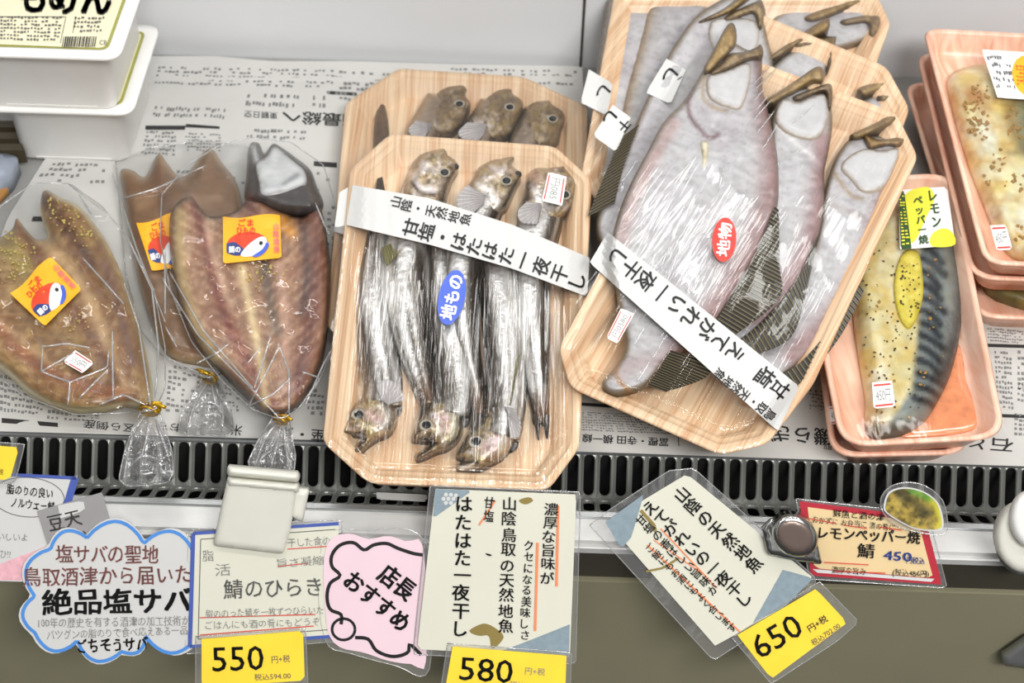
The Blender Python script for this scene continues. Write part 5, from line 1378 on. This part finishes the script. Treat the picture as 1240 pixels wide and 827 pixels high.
bl, fl_, pll, fhl, bhl = fish_bag(3, 'gold-tied clear bag of tan opened mackerel below the tofu tubs', 'tan opened mackerel with yellow seasoning in the bag below the tofu tubs', DKB, fo_l,
    [(-52, 290), (0, 250), (40, 222), (84, 222), (124, 250), (156, 290), (186, 350), (200, 420), (200, 470), (188, 496), (176, 498), (150, 500), (90, 502), (30, 480), (-20, 444), (-52, 400)], (181, 496),
    [(172, 496), (192, 496), (200, 520), (208, 545), (210, 572), (204, 584), (178, 588), (152, 588), (144, 580), (150, 550), (160, 520)], 0.0128, 0.013, cl_, 8, 43,
    season=[([(2, 280), (30, 284), (50, 310), (20, 350), (-5, 340)], 90), ([(56, 236), (90, 252), (124, 296), (100, 300), (60, 270)], 70), ([(70, 380), (100, 370), (110, 400), (80, 410)], 25)], r_tie=12, creases=[[(84, 224), (130, 258)], [(96, 236), (112, 262), (128, 262)], [(52, 418), (50, 450), (85, 463), (130, 445), (132, 424)], [(52, 420), (80, 416), (108, 421)], [(50, 450), (88, 428)], [(85, 463), (82, 492)], [(136, 400), (137, 482)], [(96, 482), (132, 446)], [(150, 342), (168, 396), (176, 450), (182, 490)], [(156, 292), (184, 350), (192, 420), (188, 480)], [(100, 312), (150, 368)], [(120, 490), (150, 478), (176, 490)]],
    tail_creases=[[(176, 502), (160, 530), (150, 580)], [(186, 502), (196, 530), (206, 560)], [(156, 566), (174, 552), (200, 560)], [(180, 505), (178, 530), (170, 556)], [(184, 540), (198, 536), (204, 552)]])
label_sticker(bl, pll, bhl, [(12, 355), (62, 311), (99, 350), (54, 395)])
price_sticker(bl, pll, bhl, [(91, 424), (114, 439), (100, 452), (76, 438)], 33, '550円', off=0.001)
# ================================================================== shelf cards, price tags and clips along the ledge
t60 = math.radians(58)
O_ = on_z(620, 657, zL)
CP = Plane(O_, (1, 0, 0), (0, math.cos(t60), math.sin(t60))).up(0.006)

def card(name, label, cat, poly, h, mt, step=10, th=0.0004, sleeve=None, group=None, part='card'):
    c = np.mean(np.array(poly, float), axis=0); pl = CP.at(*c)
    t = thing(name, label, cat, pl, group)
    card_sheet(part, poly, pl, lambda X, Y: h + 0 * X, th, mt, t, step)
    if sleeve is not None:
        s = card_sheet('clear_sleeve', sleeve, pl, lambda X, Y: h - 0.0012 + 0.0006 * vn(X / 30, Y / 30, 3), 0.0002, M['sleeve'], t, step)
        P = resample(np.vstack([np.array(sleeve, float), np.array(sleeve, float)[:1]]), 9, False)
        tube('sleeve_edge', pl.loc(P[:, 0], P[:, 1], h - 0.0008 + 0.0006 * vn(P[:, 0] / 30, P[:, 1] / 30, 3)), 0.00032, M['film_edge'], s, 6)
    return t, pl
def cz(h):
    return lambda X, Y, d=None: h + 0.00045 + 0 * np.asarray(X, float)
def outline_band(pts, w):
    P = np.array(pts, float); return [(np.vstack([P, P[:1]]), w)]

def cloud(pts, n=9):
    """scalloped outline through corner points, each side bulging outwards"""
    P = np.array(pts, float); c = P.mean(0); out = []
    for i in range(len(P)):
        a, b = P[i], P[(i + 1) % len(P)]; m_ = (a + b) / 2; d = b - a; nn = np.array([d[1], -d[0]]); nn /= np.linalg.norm(nn)
        if (m_ - c) @ nn < 0:
            nn = -nn
        L_ = np.linalg.norm(d)
        for j in range(n):
            t = j / n; out.append(a + d * t + nn * L_ * 0.34 * math.sin(math.pi * t) ** 0.8)
    return np.array(out)

# --- far left
t, pl = card('shelf_card', 'white card with blue corner border and salmon-coloured lace strip, cut by the photo edge', 'card', [(-60, 570), (93, 578), (70, 690), (50, 705), (-60, 702)], 0.0, M['paper'])
strokes([([(-60, 571), (92, 579)], 4), ([(91, 578), (78, 622)], 9)], pl, cz(0.0), M['navy'], t, 0.0002, 'blue_border')
card_sheet('lace_strip', [(-40, 698), (60, 660), (66, 690), (50, 703), (-40, 702)], pl, lambda X, Y: 0.0005 + 0 * X, 0.0001, M['pinkpat'], t, 8)
strokes(outline_band(oval(34, 602, 44, 24, 4), 0.9), pl, cz(0.0), M['dgrey'], t, 0.0002, 'ring')
lettering([('脂のりの良い', 36, 595, 56, 13, 6, 0.012), ('ノルウェー鯖', 40, 611, 52, 13, 6, 0.012)], pl, cz(0.0), M['ink'], t, 0.0003, wob=0.8)
lettering([('おいしいよ', 10, 650, 46, 10, 2), ('ぜひ!!', 2, 671, 22, 11, 0)], pl, cz(0.0), M['grey'], t, 0.0003, wob=0.8)
t, pl = card('price_tag', 'plain yellow price tag cut by the photo edge above the card with blue corner border', 'price tag', [(-50, 536), (23, 542), (12, 581), (-50, 580)], 0.0035, M['yellow'], sleeve=[(-50, 532), (30, 538), (18, 585), (-50, 584)], part='tag')
lettering([('円+税', -4, 571, 16, 8, 4)], pl, cz(0.0035), M['ink'], t, 0.0003)
t, pl = card('shelf_card', 'small grey card with a scrap of tape, poking up behind the cloud-shaped card', 'card', [(45, 619), (124, 596), (134, 634), (60, 668)], 0.0012, M['greycard'])
card_sheet('tape', [(70, 612), (101, 606), (103, 618), (73, 628)], pl, lambda X, Y: 0.0018 + 0 * X, 0.0001, M['paper'], t, 8)
lettering([('豆天', 78, 630, 40, 22, -14, 0.01), ('ねい', 92, 650, 28, 18, -14, 0.01)], pl, cz(0.0012), M['dgrey'], t, 0.0003, wob=0.8)

# --- cloud card
cc = [(104, 646), (178, 640), (236, 668), (238, 748), (218, 782), (150, 790), (96, 778), (40, 770), (30, 724), (36, 682), (54, 660)]
cl_out = cloud([(104, 648), (176, 655), (240, 668), (246, 770), (178, 772), (148, 792), (92, 778), (38, 768), (38, 722), (58, 662)])
t, pl = card('shelf_card', 'white cloud-shaped handwritten card with a light blue wavy outline', 'card', cl_out, 0.0024, M['paper'], 8)
cen = cl_out.mean(0); inn = cen + (cl_out - cen) * 0.955
strokes(outline_band(inn, 4.2), pl, cz(0.0024), M['blue'], t, 0.0002, 'blue_outline')
lettering([('塩サバの聖地', 130, 671, 124, 24, 0, 0.012), ('鳥取酒津から届いた', 130, 697, 204, 24, -1, 0.012)], pl, cz(0.0024), M['brown'], t, 0.0004, wob=1.2)
lettering([('絶品塩サバ', 142, 728, 180, 33, -1, 0.028), ('ごちそうサバ', 136, 781, 84, 18, -3, 0.025)], pl, cz(0.0024), M['ink'], t, 0.0004, wob=1.6)
lettering([('100年の歴史を有する酒津の加工技術が', 138, 753, 184, 13, -1), ('バツグンの脂のりで食べ応えある一品', 142, 766, 170, 12, -2)], pl, cz(0.0024), M['grey'], t, 0.0004, wob=0.8)

# --- blue-bordered card and its tag
bc_ = [(232, 644), (412, 632), (413, 768), (320, 778), (228, 788)]
t, pl = card('shelf_card', 'cream handwritten card with a navy border under the white spring clip', 'card', [(234, 646), (410, 634), (410, 770), (230, 783)], 0.0030, M['cream'], sleeve=[(228, 642), (414, 629), (415, 776), (224, 792)])
strokes([([(234, 646), (410, 634)], 4), ([(234, 646), (230, 783)], 5), ([(230, 783), (410, 770)], 4)], pl, cz(0.0030), M['navy'], t, 0.0002, 'navy_border')
strokes([([(243, 653), (406, 641)], 1), ([(243, 653), (240, 774)], 1), ([(240, 774), (406, 762)], 1)], pl, cz(0.0030), M['dgrey'], t, 0.0002, 'inner_rule')
lettering([('鯖のひらき', 330, 712, 118, 25, -2, 0.008), ('干した食の', 374, 656, 52, 12, -3), ('旨さ凝縮', 364, 680, 56, 12, -4), ('脂ののった鯖を一枚ずつひらいた', 320, 741, 142, 11, -2), ('ごはんにも酒の肴にもどうぞ', 318, 755, 138, 11, -2), ('脂', 252, 673, 14, 15, -3), ('活', 270, 690, 18, 16, -3)], pl, cz(0.0030), M['grey'], t, 0.0004, wob=0.8)
strokes([([(348, 665), (404, 661)], 1.2), ([(336, 686), (372, 682)], 1.2), ([(242, 748), (382, 744)], 1.3), ([(242, 769), (380, 758)], 1.3)], pl, cz(0.0030), M['redink'], t, 0.0003, 'red_underline')
t, pl = card('price_tag', 'yellow 550 yen price tag on the foot of the navy-bordered card', 'price tag', [(244, 774), (367, 764), (369, 824), (244, 832)], 0.0044, M['yellow'], sleeve=[(237, 771), (370, 761), (373, 832), (237, 840)], part='tag')
lettering([('550', 288, 796, 62, 42, -2, 0.004)], pl, cz(0.0044), M['ink'], t, 0.0004)
lettering([('円+税', 340, 798, 22, 10, -4), ('税込594.00', 330, 819, 44, 9, -3)], pl, cz(0.0044), M['dgrey'], t, 0.0004)

# --- pink recommendation card
pc_o = [(404, 650), (424, 646), (446, 653), (470, 649), (492, 656), (513, 664), (516, 800), (498, 804), (470, 800), (440, 790), (412, 784), (398, 768), (394, 740), (392, 712), (392, 680), (396, 660)]
t, pl = card('shelf_card', 'pink card with a black cloud outline and bold slanted lettering', 'card', crom(pc_o, 4), 0.0036, M['pinkc'], 9, sleeve=crom([(398, 644), (440, 642), (516, 656), (520, 810), (480, 806), (420, 790), (396, 780), (386, 730), (388, 670)], 4))
lp = [(512, 672), (500, 670), (482, 664), (468, 658), (452, 660), (441, 666), (428, 657), (412, 660), (402, 672), (402, 686), (412, 697), (400, 706), (396, 722), (400, 738), (413, 744), (413, 756)]
strokes([(crom(lp, 6, False), 4.2), (crom([(430, 772), (446, 774), (456, 788), (476, 795), (494, 790), (496, 780), (510, 793)], 6, False), 4.2), (np.vstack([oval(416, 762, 14, 13, 0), oval(416, 762, 14, 13, 0)[:1]]), 3.4)], pl, cz(0.0036), M['ink'], t, 0.0002, 'cloud_outline')
lettering([('店長', 481, 705, 46, 28, 38, 0.035), ('おすすめ', 457, 728, 92, 27, 40, 0.03)], pl, cz(0.0036), M['ink'], t, 0.0004)

# --- sandfish card and its tag
t, pl = card('shelf_card', 'upright cream card with grey-blue corners and columns of brush lettering, below the sandfish tray', 'card', [(527, 592), (698, 599), (690, 796), (505, 786)], 0.0050, M['cream'], sleeve=[(521, 588), (703, 596), (697, 804), (500, 792)])
card_sheet('blue_corner', [(527, 592), (572, 594), (524, 628)], pl, lambda X, Y: 0.0055 + 0 * X, 0.0001, M['bluegrey'], t, 8)
card_sheet('blue_corner', [(690, 756), (689, 796), (600, 791), (640, 776)], pl, lambda X, Y: 0.0055 + 0 * X, 0.0001, M['bluegrey'], t, 8)
card_sheet('stain', crom([(628, 606), (640, 602), (646, 606), (636, 611)], 4), pl, lambda X, Y: 0.0055 + 0 * X, 0.0001, M['stain'], t, 4)
card_sheet('stain', crom([(568, 764), (586, 755), (602, 762), (610, 772), (596, 786), (592, 770), (580, 770)], 4), pl, lambda X, Y: 0.0055 + 0 * X, 0.0001, M['stain'], t, 4)
strokes([([(676, 612), (674, 710)], 3), ([(651, 657), (648, 764)], 3), ([(600, 606), (580, 636)], 2)], pl, cz(0.0052), M['orange'], t, 0.0003, 'orange_underline')
lettering([('濃厚な旨味が', 665, 658, 18, 100, 3, 0.012, True), ('クセになる美味しさ', 638, 715, 13, 122, 3, 0.01, True), ('山陰鳥取の天然地魚', 615, 684, 19, 166, 2, 0.012, True), ('甘塩', 592, 617, 13, 32, 5, 0.012, True), ('はたはた一夜干し', 560, 686, 22, 172, 2, 0.02, True), ('、', 591, 668, 8, 12, 0, 0.02)], pl, cz(0.0052), M['ink'], t, 0.0005, wob=1.0)
V_ = [oval(x, y, 2.6, 2.6, 0, 8) for x, y in [(540, 599), (546, 599), (552, 600), (537, 604), (543, 604), (549, 604), (555, 605), (540, 609), (546, 609)]]
for q in V_:
    card_sheet('white_dot', q, pl, lambda X, Y: 0.0057 + 0 * X, 0.0001, M['paper'], t, 2)
t, pl = card('price_tag', 'yellow 580 yen price tag at the foot of the upright cream card', 'price tag', [(548, 783), (686, 794), (684, 848), (538, 840)], 0.0064, M['yellow'], sleeve=[(542, 779), (692, 790), (690, 852), (532, 846)], part='tag')
lettering([('580', 589, 810, 64, 40, 4, 0.004)], pl, cz(0.0064), M['ink'], t, 0.0004)
lettering([('円+税', 648, 813, 24, 10, 4), ('税込626.40', 640, 830, 46, 9, 4)], pl, cz(0.0064), M['grey'], t, 0.0004)

# --- tilted flatfish card and its tag
t, pl = card('shelf_card', 'tilted white handwritten card in a clear sleeve, below the flatfish trays', 'card', [(735, 632), (832, 574), (985, 700), (950, 735), (866, 782)], 0.0030, M['cream'], sleeve=[(714, 636), (737, 618), (810, 570), (840, 567), (990, 702), (962, 736), (864, 800)])
card_sheet('blue_corner', [(733, 632), (780, 598), (764, 652), (752, 664)], pl, lambda X, Y: 0.0035 + 0 * X, 0.0001, M['bluegrey'], t, 8)
card_sheet('blue_corner', [(948, 690), (985, 700), (950, 735), (912, 754)], pl, lambda X, Y: 0.0035 + 0 * X, 0.0001, M['bluegrey'], t, 8)
strokes([([(784, 660), (896, 765)], 2), ([(800, 640), (868, 712)], 1.6), ([(792, 654), (850, 694)], 1.4)], pl, cz(0.0032), M['orange'], t, 0.0003, 'orange_underline')
strokes([([(782, 692), (802, 688), (822, 676)], 2.5), ([(776, 618), (792, 636), (794, 644)], 4)], pl, cz(0.0032), M['stain'], t, 0.0003, 'stain')
def col_text(s, p0, p1, w, bold):
    return band_text(s, p0, p1, w, bold)
lettering([col_text('山陰の天然地魚', (818, 592), (920, 690), 19, 0.016), col_text('えてがれいの一夜干し', (782, 608), (908, 732), 20, 0.018), col_text('甘塩の香ばしい旨味が', (772, 626), (868, 718), 13, 0.012), col_text('ご飯にもお酒にもよく合います', (784, 660), (890, 764), 12, 0.01)], pl, cz(0.0032), M['ink'], t, 0.0005, wob=1.0)
t, pl = card('price_tag', 'tilted yellow 650 yen price tag at the foot of the tilted white card', 'price tag', [(893, 769), (988, 713), (1026, 754), (934, 822)], 0.0042, M['yellow'], sleeve=[(886, 772), (992, 704), (1040, 753), (1014, 776), (934, 828)], part='tag')
lettering([('650', 940, 769, 62, 41, -31, 0.004)], pl, cz(0.0042), M['ink'], t, 0.0004)
lettering([('円+税', 990, 755, 26, 10, -33, 0.01), ('税込702.00', 1000, 768, 40, 9, -34)], pl, cz(0.0042), M['dgrey'], t, 0.0004)

# --- lemon pepper card, photo card
t, pl = card('shelf_card', 'small tan card with a wide crimson border, handwritten price in blue', 'card', [(968, 607), (1120, 626), (1141, 708), (982, 697)], 0.0016, M['red'], sleeve=[(964, 604), (1124, 622), (1147, 712), (980, 701)])
card_sheet('tan_face', [(978, 614), (1112, 632), (1130, 700), (986, 688)], pl, lambda X, Y: 0.0022 + 0 * X, 0.0001, M['tan'], t, 10)
card_sheet('white_strip', [(984, 689), (1132, 701), (1133, 705), (984, 693)], pl, lambda X, Y: 0.0022 + 0 * X, 0.0001, M['paper'], t, 10)
lettering([('レモンペッパー焼', 1053, 648, 122, 17, 3, 0.02), ('鯖', 1049, 667, 20, 19, 4, 0.012), ('鮮魚と酒の津', 1040, 624, 62, 10, 5, 0.005), ('おかずに お弁当に 酒の肴に', 1034, 634, 100, 9, 6, 0.003), ('(税込486円)', 1103, 694, 44, 9, 3), ('濃厚な旨み', 1028, 691, 42, 9, 4)], pl, cz(0.0024), M['ink'], t, 0.0003, wob=0.7)
lettering([('450', 1087, 673, 34, 15, 4, 0.025), ('円税込', 1109, 679, 22, 9, 4, 0.01)], pl, cz(0.0024), M['navy'], t, 0.0003, wob=0.6)
strokes([([(980, 628), (1012, 634)], 1.3), ([(1022, 636), (1050, 640)], 1.3), ([(1064, 638), (1092, 642)], 1.3), ([(998, 681), (1052, 684)], 1.3), ([(1010, 692), (1072, 694)], 1.3)], pl, cz(0.0024), M['redink'], t, 0.0003, 'red_underline')
lo = crom([(1070, 612), (1076, 596), (1094, 590), (1116, 594), (1134, 606), (1141, 622), (1142, 640), (1128, 643), (1106, 640), (1086, 630), (1072, 620)], 5)
t, pl = card('photo_card', 'leaf-shaped photo card of a grilled fish fillet above the crimson-bordered card', 'card', lo, 0.0052, M['paper'], 6, sleeve=crom([(1066, 612), (1074, 592), (1096, 584), (1120, 588), (1140, 604), (1146, 622), (1146, 645), (1126, 647), (1084, 636)], 5))
cen = np.array([1108, 616.0]); li = cen + (lo - cen) * 0.93
skin('printed_photo', li, pl, lambda X, Y, d: 0.0060 + 0 * X, M['skin'], t, 2.2, 0.0, True, paint((176, 150, 66), [(9, 0.8, (92, 78, 36), 3), (5, 0.7, (42, 42, 26), 6), (7, 0.5, (214, 190, 100), 9)], [([(1104, 594), (1126, 604)], 5, (84, 140, 50), 0.9), ([(1132, 608), (1140, 628), (1138, 640)], 6, (206, 200, 60), 0.9), ([(1090, 596), (1124, 622)], 7, (54, 50, 30), 0.7)]))

# --- white spring clip
pc1 = CP.at(312, 620)
t = thing('spring_clip', 'ivory plastic spring clip gripping the ledge and the navy-bordered card', 'clip', pc1)
solid('back_jaw', [(352, 590), (374, 594), (366, 632), (352, 628)], pc1, lambda X, Y, d: 0.006 + 0.002 * np.minimum(1, d / 4), 0.0008, M['ivory'], t, 4)
body = [(275, 582), (360, 589), (352, 640), (343, 671), (258, 661), (266, 620)]
def clip_h(X, Y, d):
    yy = (np.asarray(Y) - (582 + (np.asarray(X) - 275) * 0.085))
    return 0.0098 + 0.0022 * np.minimum(1, d / 5) ** 0.6 - 0.0035 * np.clip(yy / 80, 0, 1)
solid('front_jaw', resample(body, 6), pc1, clip_h, 0.0058, M['ivory'], t, 4)
for yo in (0, 13):
    a = np.array([276, 566 + yo + 4.5]); b = np.array([361, 574 + yo + 4.5])
    solid('grip_ridge', resample(np.array([a + (0, -6), b + (0, -6), b + (2, 0), b + (0, 6), a + (0, 6), a + (-2, 0)]), 4), pc1, lambda X, Y, d: 0.0095 + 0.0055 * np.sqrt(np.minimum(1, d / 6)), 0.0058, M['ivory'], t, 3)
tube('spring', [pc1.loc(354, 618 + i, 0.006)[0] for i in range(0, 14, 2)], 0.0016, M['chrome'], t, 8)

# --- steel magnet clip
pc2 = CP.at(957, 652)
t = thing('magnet_clip', 'chrome magnet clip with a round brown face holding the tilted card to the ledge', 'clip', pc2)
solid('plate', resample([(922, 640), (934, 628), (984, 632), (996, 684), (958, 678), (930, 672)], 6), pc2, lambda X, Y, d: 0.0072 + 0.0008 * np.minimum(1, d / 3), 0.0050, M['chrome'], t, 4)
solid('rim', oval(963, 650, 29, 24, 30), pc2, lambda X, Y, d: 0.0150 + 0.0018 * np.sqrt(np.minimum(1, d / 4)), 0.0062, M['chrome'], t, 3)
solid('face', oval(963, 650, 23, 18.5, 30), pc2, lambda X, Y, d: 0.0170 + 0.0005 * np.minimum(1, d / 4), 0.0155, M['darkmetal'], t, 3)

# --- white knob and bracket at the right edge
pc3 = CP.at(1236, 648)
t = thing('magnet_clip', 'big round white plastic magnet on the ledge, cut by the photo edge', 'clip', pc3)
for nm, cx_, cy_, rx, ry, h0, h1, m_ in (('base_ring', 1241, 657, 36, 40, 0.000, 0.004, M['grille']), ('shank', 1242, 652, 36, 42, 0.004, 0.013, M['ivory']), ('cap', 1250, 630, 26, 34, 0.013, 0.020, M['white'])):
    solid(nm, oval(cx_, cy_, rx, ry, 0), pc3, lambda X, Y, d: h1 - 0.003 + 0.003 * np.sqrt(np.minimum(1, d / 7)), h0, m_, t, 4)
pv = Plane(on_z(1228, 790, zL - 0.10), (1, 0, 0), (0, 0.05, 0.999)).at(1228, 790)
pv = Plane(np.array([pv.O[0], yL1 - 0.001, pv.O[2]]), (1, 0, 0), (0, 0.0, 1.0))
t = thing('bracket', 'grey metal bracket on the front panel below the round white magnet', 'bracket', pv)
solid('plate', [(1214, 796), (1246, 774), (1262, 776), (1262, 812), (1216, 806)], pv, lambda X, Y, d: 0.004 + 0.002 * np.minimum(1, d / 4), 0.0, M['steel'], t, 4)
